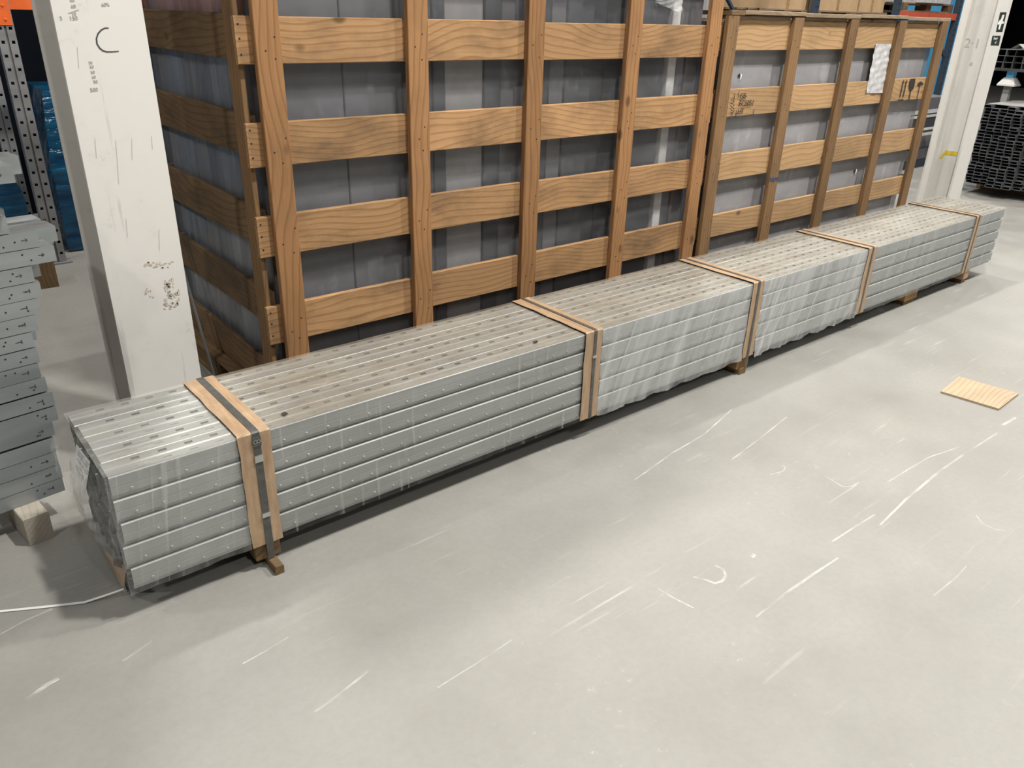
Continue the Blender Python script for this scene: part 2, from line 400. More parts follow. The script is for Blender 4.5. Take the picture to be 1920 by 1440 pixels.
# ------------------------------------------------------------------ the building
fl = MB(); fl.box((-14, -10, -0.25), (26, 12, 0.0)); floor = struct(fl.build('floor', 'concrete'))
cl = MB(); cl.box((-14, -10, 7.4), (26, 12, 7.6)); struct(cl.build('ceiling', 'roofdark'))
a = MB(); a.box((-14, 11.8, 0), (26, 12, 7.4)); struct(a.build('wall_back', 'shadedark'))
a = MB(); a.box((-14, -10, 0), (26, -9.8, 7.4)); struct(a.build('wall_front', 'wallgrey'))
a = MB(); a.box((-14, -9.8, 0), (-13.8, 11.8, 7.4)); struct(a.build('wall_left', 'wallgrey'))
a = MB(); a.box((25.8, -9.8, 0), (26, 11.8, 7.4)); struct(a.build('wall_right', 'shadedark'))

# scratches and chalky scuffs lying on the floor, each with its own outline
SCR = [([(1190, 900), (1260, 850), (1320, 815), (1372, 768)], .007), ([(1372, 862), (1425, 822), (1475, 782)], .006),
       ([(1418, 1157), (1470, 1115), (1520, 1080), (1572, 1046)], .009), ([(1650, 985), (1700, 935), (1760, 885), (1810, 850), (1870, 812)], .010),
       ([(1560, 1016), (1600, 990), (1640, 965)], .006), ([(1655, 910), (1700, 882), (1740, 858), (1800, 838)], .006),
       ([(1300, 1082), (1322, 1087), (1340, 1094), (1354, 1090), (1361, 1079), (1356, 1068), (1340, 1060)], .010),
       ([(1830, 966), (1842, 982), (1865, 992), (1892, 997)], .005), ([(1548, 893), (1580, 913), (1598, 912), (1610, 904)], .005),
       ([(1445, 890), (1468, 884), (1473, 876), (1466, 872)], .006), ([(1880, 797), (1905, 783)], .012),
       ([(590, 1335), (640, 1300), (690, 1258)], .008), ([(230, 1240), (260, 1220), (285, 1202)], .006), ([(0, 1190), (45, 1165), (98, 1142)], .006),
       ([(50, 1312), (90, 1283), (110, 1272)], .014), ([(1410, 1045), (1415, 1039)], .012), ([(1225, 1098), (1260, 1120), (1300, 1140)], .006),
       ([(455, 1075 + 170), (500, 1220), (540, 1195)], .005), ([(1750, 1118), (1790, 1085), (1812, 1062)], .005), ([(820, 1290), (900, 1240), (960, 1200)], .004)]
for pts, wd in SCR:
    ribbon('scratch_mark', [tuple(onz(p)) [:2] + (0.0006,) for p in pts], wd, 'chalk', floor)

# ------------------------------------------------------------------ steel columns
def column(label, x0, x1, y0, y1, mat):
    c = thing('steel_column', label, 'column', ((x0 + x1) / 2, (y0 + y1) / 2, 0))
    t = 0.016; xm = (x0 + x1) / 2
    def bx(n, lo, hi): 
        mb = MB(); L = Vector(((lo[0]+hi[0])/2, (lo[1]+hi[1])/2, 0)); mb.box(tuple(Vector(lo)-L), tuple(Vector(hi)-L)); return mb.build(n, mat, c, L)
    bx('flange', (x0, y0, 0), (x1, y0 + t, 7.4)); bx('flange', (x0, y1 - t, 0), (x1, y1, 7.4)); bx('web', (xm - .006, y0 + t, 0), (xm + .006, y1 - t, 7.4))
    return c
CY0 = 2.85
near = column('white worn steel column with pencilled sums beside the tall crate', .565, .822, CY0, CY0 + .285, 'white')
farc = column('white steel column with arrow sign past the far end of the wrapped bundle', 7.155, 7.375, CY0, CY0 + .27, 'white2')
FR = (math.pi / 2, 0, 0)
yf = CY0 - 0.0012
def onflange(p): return ony(p, yf)
ribbon('marker_curve', [onflange(p) for p in [(204, 52.5), (197, 52.5), (190, 56), (184, 63), (181, 72), (182, 82), (187, 90), (193, 95), (200, 97), (212, 97), (223, 96)]], .0042, 'marker', near, (0, -1, 0))
for s, p, sz in [('500', (170, 172), .0155), ('50', (176, 156), .013), ('60', (173, 147), .012), ('50', (171, 138), .012), ('50', (169, 128), .012), ('50', (167, 120), .011),
                 ('150', (131, 38), .016), ('10', (135, 29), .013), ('60', (134, 15), .014), ('00', (132, 3), .013), ('60%', (191, 12), .014), ('3', (113, 37), .014)]:
    q = onflange(p); text('pencil_sum', s, sz, 'pencil', near, q, (math.pi / 2, -0.08, 0))
ribbon('pencil_line', [onflange((128, 25)), onflange((148, 18))], .002, 'pencil', near, (0, -1, 0))
for pts in [[(145, 88), (148, 128)], [(247, 260), (248, 300)], [(178, 260), (181, 296)], [(217, 262), (223, 345)], [(284, 255), (286, 280)], [(236, 410), (239, 445)], [(298, 430), (299, 470)]]:
    ribbon('pencil_line', [onflange(p) for p in pts], 0.0011, 'pencil', near, (0, -1, 0))
def scuff(pts, par, name='scuff_patch', mat='scuff'):
    mb = MB()
    for (x, y, rx, ry) in pts:
        n = 9
        mb.poly([tuple(onflange((x + rx * (0.7 + .5 * random.random()) * math.cos(2 * math.pi * i / n), y + ry * (0.7 + .5 * random.random()) * math.sin(2 * math.pi * i / n)))) for i in range(n)])
    return mb.build(name, mat, par)
scuff([(300 + random.uniform(-30, 25), 496 + random.uniform(-6, 6), random.uniform(1, 3.5), random.uniform(1, 2.5)) for _ in range(26)] +
      [(322 + random.uniform(-14, 14), 550 + random.uniform(-28, 32), random.uniform(1, 3.5), random.uniform(1, 4)) for _ in range(46)] +
      [(282 + random.uniform(-10, 8), 545 + random.uniform(-12, 12), random.uniform(.8, 2), random.uniform(1, 2.5)) for _ in range(12)], near)
# far column: sign, number, yellow stripe on the web
def onweb(p): return onx(p, (7.155 + 7.375) / 2 - .0075)
sg = MB(); sg.quad(*[tuple(ony(p, yf)) for p in [(1867.5, 60), (1879.5, 60), (1887.5, 23), (1875.5, 23)]]); sign = sg.build('exit_sign', 'signblack', farc)
ar = MB(); ar.poly([tuple(ony(p, yf - .001)) for p in [(1870.5, 44), (1876, 35.5), (1875.5, 40), (1879.5, 28), (1883.5, 27.5), (1880, 40), (1882.5, 40.5), (1881.5, 44.5), (1878, 44.5), (1874.5, 55.5), (1871.5, 55), (1874, 45.5), (1871, 46.5)]])
ar.build('arrow', 'signwhite', sign)
sg = MB(); sg.quad(*[tuple(ony(p, yf)) for p in [(1857.5, 85), (1873, 85.5), (1876.5, 67), (1861, 67)]]); sign2 = sg.build('notice', 'signblack', farc)
q = ony((1862.5, 74), yf - .001); text('notice_print', 'Depart', .026, 'signwhite', sign2, q, FR)
q = ony((1865, 82), yf - .001); text('notice_print', 'of', .03, 'signwhite', sign2, q, FR)
q = onweb((1806, 89)); text('number_mark', '2·1', .10, 'pencil', farc, q, (math.pi / 2, 0, -math.pi / 2))
mb = MB(); mb.poly([tuple(onweb(p)) for p in [(1761, 297), (1771, 284), (1774, 282), (1796, 285), (1793, 293), (1771, 290), (1766, 298)]]); mb.build('paint_stripe', 'yellow', farc)
mb = MB(); mb.poly([tuple(onweb(p)) for p in [(1817, 123.5), (1822, 123.5), (1824, 117), (1819, 117)]]); mb.build('square_mark', 'pencil', farc)

# ------------------------------------------------------------------ the wrapped bundle of rack uprights
K = 0.9756
BX0, BX1, BYF, PW, PH, ZT = 0.312 * K, 6.12 * K, 2.00, 0.0905 * K, 0.077 * K, 0.4712
bundle = thing('steel_bundle', 'long strapped bundle of slotted galvanised rack uprights wrapped in clear film', 'steel bundle', ((BX0 + BX1) / 2, BYF + .226, 0))
BL = (BX1 - BX0) / 2; bc = (BX0 + BX1) / 2
def upright_mesh(slots, dimples):
    BL = (6.12 - .312) / 2; bc = (6.12 + .312) / 2; PW = .0905
    mb = MB(); h = PW / 2 - .0006; P = lambda x, w_, d: (x, w_, -d)
    first = (0.473 - bc) ; first -= .0737 * math.floor((first + BL) / .0737)
    if slots:
        strip_with_slots(mb, -BL, BL, .012, h - .002, first, .0737, .0235, .0165, .0295, P, .006)   # rear row
        strip_with_slots(mb, -BL, BL, -h + .002, -.004, first, .0737, .0235, -.0265, -.0195, P, .0022)  # front row, shallow
        fl_ = [(-h + .002, -.0022), (-.004, -.0022)]
        mb.extrude(fl_, -BL, BL, lambda t, p: (t, p[0], p[1]))
        mb.extrude([(-.004, 0), (.002, .0022), (.006, .0022), (.0105, 0), (.012, 0)], -BL, BL, lambda t, p: (t, p[0], p[1]))
    else: mb.extrude([(-h + .002, 0), (h - .002, 0)], -BL, BL, lambda t, p: (t, p[0], p[1]))
    for s in (-1, 1):   # side walls: upper face, bead, lower face, turned-in foot
        pr = [(h - .002, 0), (h, -.0034), (h, -.033), (h - .0006, -.0343), (h - .0006, -.0355), (h, -.0368), (h, -.0590), (h - .003, -.0612), (h - .010, -.0625), (h - .010, -.0755), (h - .026, -.0765), (h - .026, -.0745), (h - .012, -.0735), (h - .012, -.0605), (h - .0045, -.0585), (h - .0025, -.003)]
        mb.extrude([(s * a_, b_) for a_, b_ in pr], -BL, BL, lambda t, p: (t, p[0], p[1]))
        mb.poly([(-BL, s * a_, b_) for a_, b_ in pr]); mb.poly([(BL, s * a_, b_) for a_, b_ in pr])
    if dimples:
        x = (0.806 - bc) - .0737 * math.floor((0.806 - bc + BL) / .0737) + dimples
        while x < BL - .02:
            mb.disc((x, -h - .0002, -.0505), (1, 0, 0), (0, 0, 1), .0056, 8, (0, -.0019, 0)); x += .0737
    me = mesh_from('upright', [tuple(c_ * K for c_ in p_) for p_ in mb.v], mb.f); bm = bmesh.new(); bm.from_mesh(me)
    bmesh.ops.remove_doubles(bm, verts=bm.verts, dist=1e-6); bmesh.ops.recalc_face_normals(bm, faces=bm.faces); bm.to_mesh(me); bm.free()
    return me
m_top = upright_mesh(True, 0); m_topf = upright_mesh(True, 1e-5); m_front = upright_mesh(False, 1e-5); m_front2 = upright_mesh(False, .04); m_in = upright_mesh(False, 0)
for me_ in (m_top, m_topf, m_front, m_front2, m_in):   # folded edges get a lamp glint painted in pale
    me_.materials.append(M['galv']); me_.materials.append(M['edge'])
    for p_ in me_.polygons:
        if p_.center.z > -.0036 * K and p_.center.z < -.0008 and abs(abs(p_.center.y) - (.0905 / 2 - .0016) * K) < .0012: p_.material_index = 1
for L in range(5):
    for c in range(5):
        me = (m_topf if c == 0 else m_top) if L == 0 else ((m_front2 if L in (2,) else m_front) if c == 0 else m_in)
        o = obj('upright', me, 'galv', bundle, (bc + random.uniform(-.004, .004), BYF + PW * (c + .5), ZT - PH * L))

BANDS = [(.661, .761, .705, .728), (2.075, 2.170, 2.122, 2.138), (3.188, 3.277, 3.226, 3.243), (4.262, 4.356, 4.302, 4.318), (5.650, 5.728, 5.684, 5.698)]
BANDS = [tuple(v * K for v in b) for b in BANDS]
def wrap_sheet(name, x0, x1, off, mat, parent, zlow=None, jag=0.0, seed=0, nx=6):
    """sheet wrapped over the front, top and back of the bundle"""
    rnd = random.Random(seed); zl = ZT - 5 * PH if zlow is None else zlow
    yf_, yb, zt = BYF - off, BYF + 5 * PW + off, ZT + off + .003
    path = [(yf_, zl)] + [(yf_, zl + (zt - .004 - zl) * k / 6) for k in range(1, 7)] + [(yf_ + .004, zt)] + [(yf_ + .004 + (yb - yf_ - .008) * k / 6, zt) for k in range(1, 7)] + [(yb, zt - .004), (yb, zl)]
    mb = MB(); nrow = len(path)
    jit = [[rnd.uniform(-jag, jag) for _ in range(2)] for _ in path]
    for k, (y, z) in enumerate(path):
        for i in range(nx + 1):
            t = i / nx; x = x0 + (x1 - x0) * t + jit[k][0] * (1 - t) + jit[k][1] * t
            mb.v.append((x, y + (rnd.uniform(-.001, .001) if 0 < i < nx else 0), z))
    mb.f = [(k * (nx + 1) + i, k * (nx + 1) + i + 1, (k + 1) * (nx + 1) + i + 1, (k + 1) * (nx + 1) + i) for k in range(nrow - 1) for i in range(nx)]
    o = mb.build(name, mat, parent, smooth=False)
    sm = o.modifiers.new('thickness', 'SOLIDIFY'); sm.thickness = .0008; sm.offset = 1
    return o
for i, (a, b, s0, s1) in enumerate(BANDS):
    kb = wrap_sheet('kraft_sleeve', a, b, .0055 + .001, 'kraft', bundle, None if i else .09, .003, i)
    st = wrap_sheet('steel_strap', s0, s1, .0085, 'blackstrap', bundle, .034 if i in (0, 2, 4) else .094, 0, 9 + i, 1)
# seals on the near strap
for z, hh in ((.452, .03), (.394, .022), (.196, .014)):
    mb = MB(); mb.box((.6863, BYF - .0125, z - hh / 2), (.7117, BYF - .0088, z + hh / 2)); sl_ = mb.build('strap_seal', 'blackstrap' if z > .4 else 'buckle', bundle)
    if z > .4:
        for dx in (-.005, .005):
            mb = MB(); mb.disc((.699 + dx, BYF - .0128, z), (1, 0, 0), (0, 0, 1), .0055, 12); r_ = mb.build('ring', 'buckle', sl_)
            mb = MB(); mb.disc((.699 + dx, BYF - .0131, z), (1, 0, 0), (0, 0, 1), .0038, 12); mb.build('ring_hole', 'black', sl_)
mb = MB(); mb.box((2.067, BYF - .0125, .365), (2.090, BYF - .0088, .375)); mb.build('strap_seal', 'buckle', bundle)

# stretch film, one panel between each pair of straps
SEG = [(.300, .66, 'film_mid', 'film_top_near', .002), (.765, 2.07, 'film_thin', 'film_top', .001), (2.174, 3.185, 'film_thick', 'film_top', .004), (3.28, 4.26, 'film_thick', 'film_top', .006), (4.36, 5.648, 'film_mid', 'film_top', .002), (5.73, 6.135, 'film_mid', 'film_top', .003)]
SEG = [(a * K, b * K, c, d, e) for a, b, c, d, e in SEG]
for k, (a, b, mf, mt, amp) in enumerate(SEG):
    rnd = random.Random(40 + k); waves = [(rnd.uniform(9, 30), rnd.uniform(-9, 9), rnd.uniform(0, 6.28)) for _ in range(5)]
    zl = ZT - 5 * PH - .002
    def front(u, v, a=a, b=b, amp=amp, waves=waves, zl=zl):
        x = a + (b - a) * u; z = zl + (ZT + .004 - zl) * v
        d = sum(max(0, math.sin(w0 * x * 2 + w1 * z * 2 + ph)) ** 6 for w0, w1, ph in waves) * amp * (1 - v) ** .4
        return (x, BYF - .0045 - d, z - (amp * 2.2 * abs(math.sin(x * 17 + ph_)) if v == 0 else 0))
    ph_ = k
    grid_sheet('stretch_film', 90, 12, front, mf, bundle)
    def top(u, v, a=a, b=b, amp=amp):
        x = a + (b - a) * u; y = BYF - .004 + (5 * PW + .008) * v
        return (x, y, ZT + .0052 + amp * .18 * (math.sin(x * 23 + y * 31 + k) + math.sin(x * 7 - y * 47)))
    grid_sheet('stretch_film', 60, 10, top, mt, bundle)
# loose film gathered over the near end
def endcap(u, v):
    z = (ZT - 5 * PH - .004) + (5 * PH + .01) * v; y = BYF - .004 + (5 * PW + .01) * u
    e = math.sin(math.pi * min(max(u * .8 + .1, 0), 1)) * math.sin(math.pi * min(1, v * 0.9 + .05)) * (1 - .75 * max(0, v - .45) / .55)
    x = BX0 - .006 - .058 * e ** .8 * (0.35 + .65 * u) - .006 * math.sin(u * 41 + v * 9) * e - .004 * math.sin(v * 37 - u * 13) * e
    return (x, y, z)
grid_sheet('stretch_film', 60, 60, endcap, 'film_end', bundle)
def endtail(u, v):   # twisted tail hanging off the rear corner
    z = .468 - .33 * v; y = 2.44 + .01 * math.sin(v * 9); x = BX0 + .01 - (.075 * math.sin(math.pi * (v * .85 + .12))) * u + .004 * math.sin(v * 33 + u * 7)
    return (x, y + .03 * u * math.sin(v * 6), z)
grid_sheet('stretch_film', 14, 40, endtail, 'film_end', bundle)
def farcap(u, v): return (BX1 + .008 + .03 * math.sin(math.pi * u) * math.sin(math.pi * v) + .004 * math.sin(u * 31 + v * 17), BYF - .004 + (5 * PW + .01) * u, ZT - 5 * PH - .004 + (5 * PH + .01) * v)
grid_sheet('stretch_film', 24, 24, farcap, 'film_end', bundle)
# printed label and torn paper under the end film
def quadsheet(name, pts, mat, parent, n=6, wob=.003):
    a, b, c, d = [Vector(p) for p in pts]
    def fn(u, v):
        p = (a * (1 - u) + b * u) * (1 - v) + (d * (1 - u) + c * u) * v
        return (p.x + wob * math.sin(u * 5 + v * 4), p.y, p.z)
    return grid_sheet(name, n, n, fn, mat, parent)
def onfilm(p, off):
    x = .295
    for _ in range(40):
        P = onx(p, x); u_ = (P.y - BYF + .004) / (5 * PW + .01); v_ = (P.z - (ZT - 5 * PH - .004)) / (5 * PH + .01)
        x = .5 * x + .5 * (endcap(min(max(u_, 0), 1), min(max(v_, 0), 1))[0] - off)
    return onx(p, x)
LABPX = [(143, 832), (169, 866), (161, 920), (140, 884)]
def labfn(off):
    def fn(u, v):
        q = [(LABPX[0][k] * (1 - u) + LABPX[1][k] * u) * (1 - v) + (LABPX[3][k] * (1 - u) + LABPX[2][k] * u) * v for k in (0, 1)]
        return onfilm(q, off)
    return fn
lab = grid_sheet('shipping_label', 6, 6, labfn(.004), 'paperwhite', bundle)
bil = labfn(.0065)
pm = MB(); rr = random.Random(3)
for k in range(9):
    v = .12 + .085 * k; u = .08
    while u < .85:
        l_ = rr.uniform(.06, .2)
        if rr.random() < .75: pm.quad(*[tuple(bil(*q_)) for q_ in ((u, v), (u + l_, v), (u + l_, v + .035), (u, v + .035))])
        u += l_ + .05
pm.build('label_print', 'pencil', lab)
tp = MB()
tpp = [onx((191, 1030), .297 * K), onx((206, 1040), .300 * K), onx((219, 1052), .303 * K), onx((232, 1052), .306 * K), onx((236, 1070), .306 * K), onx((233, 1098), .304 * K), onx((228, 1101), .303 * K), onx((214, 1075), .300 * K)]
tp.poly([tuple(p) for p in tpp]); tp.build('torn_paper', 'kraft', bundle)
bm_ = MB()
for k in range(5): bm_.quad(*[tuple(onx((213 + k * 3.6 + q_[0], 1047 + k * 1.1 + q_[1]), .298 * K)) for q_ in ((0, 0), (2, .5), (2, 14), (0, 13.5))])
bm_.build('barcode', 'black', bundle)
# small tears in the dusty top film
for pts in [[(402, 728), (408, 727), (412, 731), (405, 733)], [(527, 775), (534, 772), (541, 775), (532, 780)], [(999, 641), (1007, 638), (1009, 641), (1001, 643)]]:
    mb = MB(); mb.poly([tuple(onz(p, ZT + .0075)) for p in pts]); mb.build('film_tear', 'black', bundle)

# bearers under the bundle
def bearer(label, x0, x1, y0, y1, z0, z1, mat):
    t = plank('timber_bearer', mat, (x0, y0, z0), (x1, y1, z1)); return tag(t, label, 'timber block')
ZB = ZT - 5 * PH - .0005
for (x0, x1, yf_, m_, mb_, lb, lb2, yb_) in [
    (.655, .735, 2.0, 'oldblock', None, 'stubby timber bearer wrapped in brown paper under the near end of the bundle', None, 0),
    (3.105, 3.19, 2.008, 'block', 'oldblock', 'pale timber bearer under the bundle held by the third strap', 'thin dark batten under the pale bearer of the third strap', 2.0),
    (4.825, 4.985, 2.02, 'block', 'oldblock', 'rust stained timber bearer under the bundle between the last two straps', 'thin dark batten under the rust stained bearer', 2.03),
    (5.61, 5.69, 2.01, 'slat2', 'oldblock', 'pale timber bearer under the far end of the bundle', 'thin dark batten under the far pale bearer', 2.02)]:
    bearer(lb, x0, x1, yf_ + .004, 2.43, .0305, ZB, m_)
    if mb_: bearer(lb2, x0 + .02, x1 - .012, yb_ + .004, 2.42, 0, .030, mb_)
bearer('thin dark batten on the floor poking out under the near end of the bundle', .688, .716, 1.942, 2.42, 0, .030, 'oldblock')
# scrap of film hanging under the bundle
def scrap(u, v): return (4.50 + .22 * u, 2.06 + .06 * v + .02 * math.sin(u * 9), 0.004 + .018 * v * (1 + .5 * math.sin(u * 14)) + .01 * math.sin(u * 21 + v * 5) ** 2)
tag(grid_sheet('film_scrap', 16, 6, scrap, 'film_mid'), 'crumpled scrap of clear film on the floor under the bundle', 'plastic film')

# ------------------------------------------------------------------ crates
def nails(name, pts, parent, axis='y', r=.0035):
    mb = MB()
    for p in pts:
        if axis == 'y': mb.disc(p, (1, 0, 0), (0, 0, 1), r, 6, (0, -.0008, 0))
        else: mb.disc(p, (0, 1, 0), (0, 0, 1), r, 6, (-.0008, 0, 0))
    o = mb.build(name, 'nail', parent); o['kind'] = 'stuff'; return o
YS, TP, TS = 2.80, .028, .022
def crate(label, x0, x1, posts, rows, top, mats, depth, sides, PWD=.092):
    c = thing('timber_crate', label, 'crate', ((x0 + x1) / 2, YS + depth / 2, 0))
    yb = YS + depth
    for r in posts:
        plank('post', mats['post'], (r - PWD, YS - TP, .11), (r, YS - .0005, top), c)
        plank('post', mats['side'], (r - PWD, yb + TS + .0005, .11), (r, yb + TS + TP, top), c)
    rn = random.Random(int(x0 * 100))
    for k, (zb, zt) in enumerate(rows):
        # joints hidden behind the posts, as on the real crate: one board per bay pair
        cuts = [x0] + [posts[j] - PWD / 2 for j in (1, 3)] + [x1]
        if k % 2: cuts = [x0, posts[2] - PWD / 2, x1]
        for a_, b_ in zip(cuts, cuts[1:]):
            dz = rn.uniform(-.004, .004)
            plank('slat', mats['slat'], (a_ + .0008, YS, zb + dz), (b_ - .0008, YS + TS, zt + dz), c)
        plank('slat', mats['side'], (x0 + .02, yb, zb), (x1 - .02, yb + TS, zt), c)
        npts = []
        for r in posts:
            for dx, dz in ((-.02, .1), (-.06, .055), (-.033, .02)):
                npts.append((r + dx + rn.uniform(-.008, .008), YS - TP - .0003, zb + dz + rn.uniform(-.01, .01)))
        nails('nail_heads', npts, c)
    if sides[0]:
        for (zb, zt) in sides[0]:
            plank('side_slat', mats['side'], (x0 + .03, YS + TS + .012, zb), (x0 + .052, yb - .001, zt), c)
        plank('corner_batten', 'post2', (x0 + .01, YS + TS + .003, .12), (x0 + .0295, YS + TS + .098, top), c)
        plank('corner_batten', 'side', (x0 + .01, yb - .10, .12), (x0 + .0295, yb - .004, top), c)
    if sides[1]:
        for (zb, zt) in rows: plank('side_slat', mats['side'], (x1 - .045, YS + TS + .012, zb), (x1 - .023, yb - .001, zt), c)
    # pallet base
    for yy in (YS + .0, YS + depth / 2 - .05, yb - .09): plank('bearer', 'side', (x0 - .025, yy + .002, .02), (x1 - .01, yy + .10, .098), c)
    n = 7
    for k in range(n):
        xx = x0 - .025 + (x1 - x0 - .12) * k / (n - 1)
        plank('base_board', 'side', (xx, YS + .003, 0), (xx + .11, yb, .0195), c)
        plank('deck_board', 'side', (xx, YS + .032, .0985), (xx + .11, yb - .01, .1095), c)
    return c
rows1 = [(.045 + .115, .205), ]
ROWS1 = [(.385, .540), (.731, .884), (1.066, 1.219), (1.406, 1.557), (1.745, 1.895), (2.085, 2.235), (2.425, 2.575)]
SIDE1 = [(.115, .262), (.44, .588), (.757, .907), (1.093, 1.240), (1.418, 1.566), (1.75, 1.9), (2.09, 2.24), (2.43, 2.58)]
c1 = crate('tall open slatted timber crate beside the near white column', 1.088, 3.685, [1.236, 1.838, 2.437, 3.050, 3.644], ROWS1, 2.70,
           dict(post='post', slat='slat', side='side'), 1.27, (SIDE1, False))
# slat ends carry three nails each
for (zb, zt) in ROWS1: nails('nail_heads', [(1.102, YS - .0003, zb + d_) for d_ in (.035, .085, .13)], c1, r=.004)
plank('top_rail', 'slat', (1.09, YS - .026, 2.7005), (3.685, YS + .06, 2.725), c1)
ROWS2 = [(.412, .545), (.742, .893), (1.092, 1.238), (1.434, 1.585)]
c2 = crate('lower open slatted timber crate with stencilled handling symbols next to the far column', 3.712, 6.225, [3.793, 4.398, 5.000, 5.604, 6.203], ROWS2, 1.604,
           dict(post='post2', slat='slat2', side='side'), 1.02, (None, True))
P2 = [3.793, 4.398, 5.000, 5.604, 6.203]
for a_, b_, z in [(3.715, 3.83, 1.606), (3.832, 4.402, 1.610), (4.404, 5.004, 1.606), (5.006, 5.60, 1.612), (5.602, 6.21, 1.606)]:
    plank('cap_board', 'greywood' if a_ > 3.75 else 'oldblock', (a_, YS - .03, z), (b_, YS + .075, z + .022), c2)
for a_, b_ in zip(P2, P2[1:]): plank('top_rail', 'greywood', (a_ + .001, YS + .004, 1.5865), (b_ - .093, YS + .03, 1.605), c2)
for k in range(9):
    yy = YS + .08 + k * .115
    plank('lid_board', 'greywood', (3.72, yy, 1.607), (6.2, yy + .09, 1.627), c2)

# film-wrapped panels inside the crates
def load(label, x0, x1, y0, y1, z0, z1, ffilm, fside, panels, seed):
    t = thing('wrapped_load', label, 'wrapped goods', ((x0 + x1) / 2, (y0 + y1) / 2, z0))
    mb = MB(); mb.box((x0 + .05, y0 + .05, z0 + .002), (x1 - .004, y1 - .03, z1 - .02)); mb.build('core', 'panel_a', t)
    rn = random.Random(seed)
    for (a_, b_, d_, m_) in panels:
        plank('panel', m_, (a_, y0 + .012 + d_, z0 + .002), (b_, y0 + .048, z1 - .03), t)
    x = y0 + .05
    while x < y1 - .1:   # edges of the stacked panels seen from the end
        w_ = rn.uniform(.05, .12); plank('panel', rn.choice(['panel_b', 'panel_c', 'panel_a', 'panel_b']), (x0 + .012, x, z0 + .002), (x0 + .048, x + w_ - .006, z1 - .03), t); x += w_
    def fr(u, v):
        return (x0 + (x1 - x0) * u, y0 + .003 * math.sin(u * 9 + seed) * math.sin(v * 7), z0 + .003 + (z1 - z0) * v)
    grid_sheet('wrapping_film', 30, 20, fr, ffilm, t)
    def sd(u, v): return (x0 + .004 * math.sin(u * 11) * math.sin(v * 8), y0 + (y1 - y0) * u, z0 + .003 + (z1 - z0) * v)
    grid_sheet('wrapping_film', 20, 20, sd, fside, t)
    def tpf(u, v): return (x0 + (x1 - x0) * u, y0 + (y1 - y0) * v, z1 + .003)
    grid_sheet('wrapping_film', 8, 8, tpf, ffilm, t)
    return t
rp = random.Random(5); pl = []; x = 1.19
while x < 3.56:
    w_ = rp.choice([.06, .09, .13, .2, .32]); w_ = min(w_, 3.6 - x)
    if not (2.9 < x < 3.45): pl.append((x, x + w_ - .004, rp.uniform(0, .02), rp.choice(['panel_a', 'panel_a', 'panel_b', 'panel_b', 'panel_c'])))
    x += w_
pl += [(3.36, 3.42, 0.0, 'panel_w'), (3.425, 3.50, .015, 'panel_b'), (2.92, 3.35, .02, 'panel_a')]
pl = [p for p in pl if not (p[0] < 3.5 and p[1] > 2.9 and p[3] != 'panel_w' and p[0] not in (3.425, 2.92))]
L1 = load('grey panels under clear film inside the tall crate', 1.150, 3.60, 2.846, 4.03, .11, 2.62, 'film_crate', 'film_side', pl, 3)
def wad(u, v):
    p = ony((1228 + 48 * u, -6 + 32 * v * (.35 + .65 * u)), 2.842); return (p.x, p.y - .012 * abs(math.sin(u * 9 + v * 7)) - .006 * math.sin(u * 23) ** 2, p.z)
grid_sheet('torn_film', 14, 8, wad, 'film_thick', L1)
pl2 = [(x_, x_ + (.2 if x_ == 5.45 else .49), .01, m_) for x_, m_ in ((3.84, 'panel_c'), (4.36, 'panel_c'), (4.9, 'panel_b'), (5.45, 'panel_c'), (5.66, 'panel_c'))]
load('grey panels under milky film inside the lower crate', 3.80, 6.172, 2.846, 3.76, .11, 1.57, 'film_crate2', 'film_side', pl2, 8)
# stencils on the lower crate
yS = YS - .0056
def st(p): return ony(p, yS)
for s, p, sz, sh in [('GB-', (1386.5, 185.3), .042, .12), ('FC5051', (1384.5, 200), .044, .12), ('HT', (1382, 214.8), .042, .12)]:
    text('stencil_print', s, sz, 'black', c2, st(p), FR, sh, 1.02)
mb = MB()
for pts in [[(1364.5, 222.3), (1369, 222), (1369, 221.3), (1364.5, 221.5)], [(1373, 222), (1386, 220), (1386, 219), (1373, 220.6)], [(1389.5, 219.9), (1403, 218.4), (1403, 217.5), (1389.5, 219)], [(1405.5, 218), (1412, 217), (1412, 216.3), (1405.5, 217)],
            [(1412.3, 217), (1413.4, 217), (1414.5, 204), (1413.6, 204)], [(1375.5, 190), (1376.6, 190), (1378.5, 174.5), (1377.6, 174.5)], [(1384, 183), (1385, 183), (1386.4, 171), (1385.5, 171)], [(1379, 220), (1380.2, 220), (1381.2, 207), (1380.2, 207)]]:
    mb.poly([tuple(st(p)) for p in pts])
for k in range(7): mb.poly([tuple(st((1370.5 + (k % 2) * 4 + q_[0], 186 + k * 3.2 + q_[1]))) for q_ in ((0, 0), (2.6, 1.2), (2.2, 2.8), (0, 2.2))])
mb.poly([tuple(st(p)) for p in [(1370, 208), (1372.5, 211), (1377, 206.5), (1377.8, 207.5), (1373.4, 212), (1372.6, 217), (1371.6, 217), (1372, 212)]])
mb.build('stencil_print', 'black', c2)
mb = MB()   # up arrows, glass, umbrella
def Z(p): return (1600 + p[0] / 9, 60 + p[1] / 9)
for dx in (0, 52):
    mb.poly([tuple(st(Z(p))) for p in [(783 + dx, 1100), (797 + dx, 1100), (852 + dx, 850), (838 + dx, 850)]]); mb.poly([tuple(st(Z(p))) for p in [(832 + dx, 850), (864 + dx, 850), (855 + dx, 800)]])
mb.poly([tuple(st(Z(p))) for p in [(748, 1168), (840, 1160), (848, 1135), (755, 1142)]])
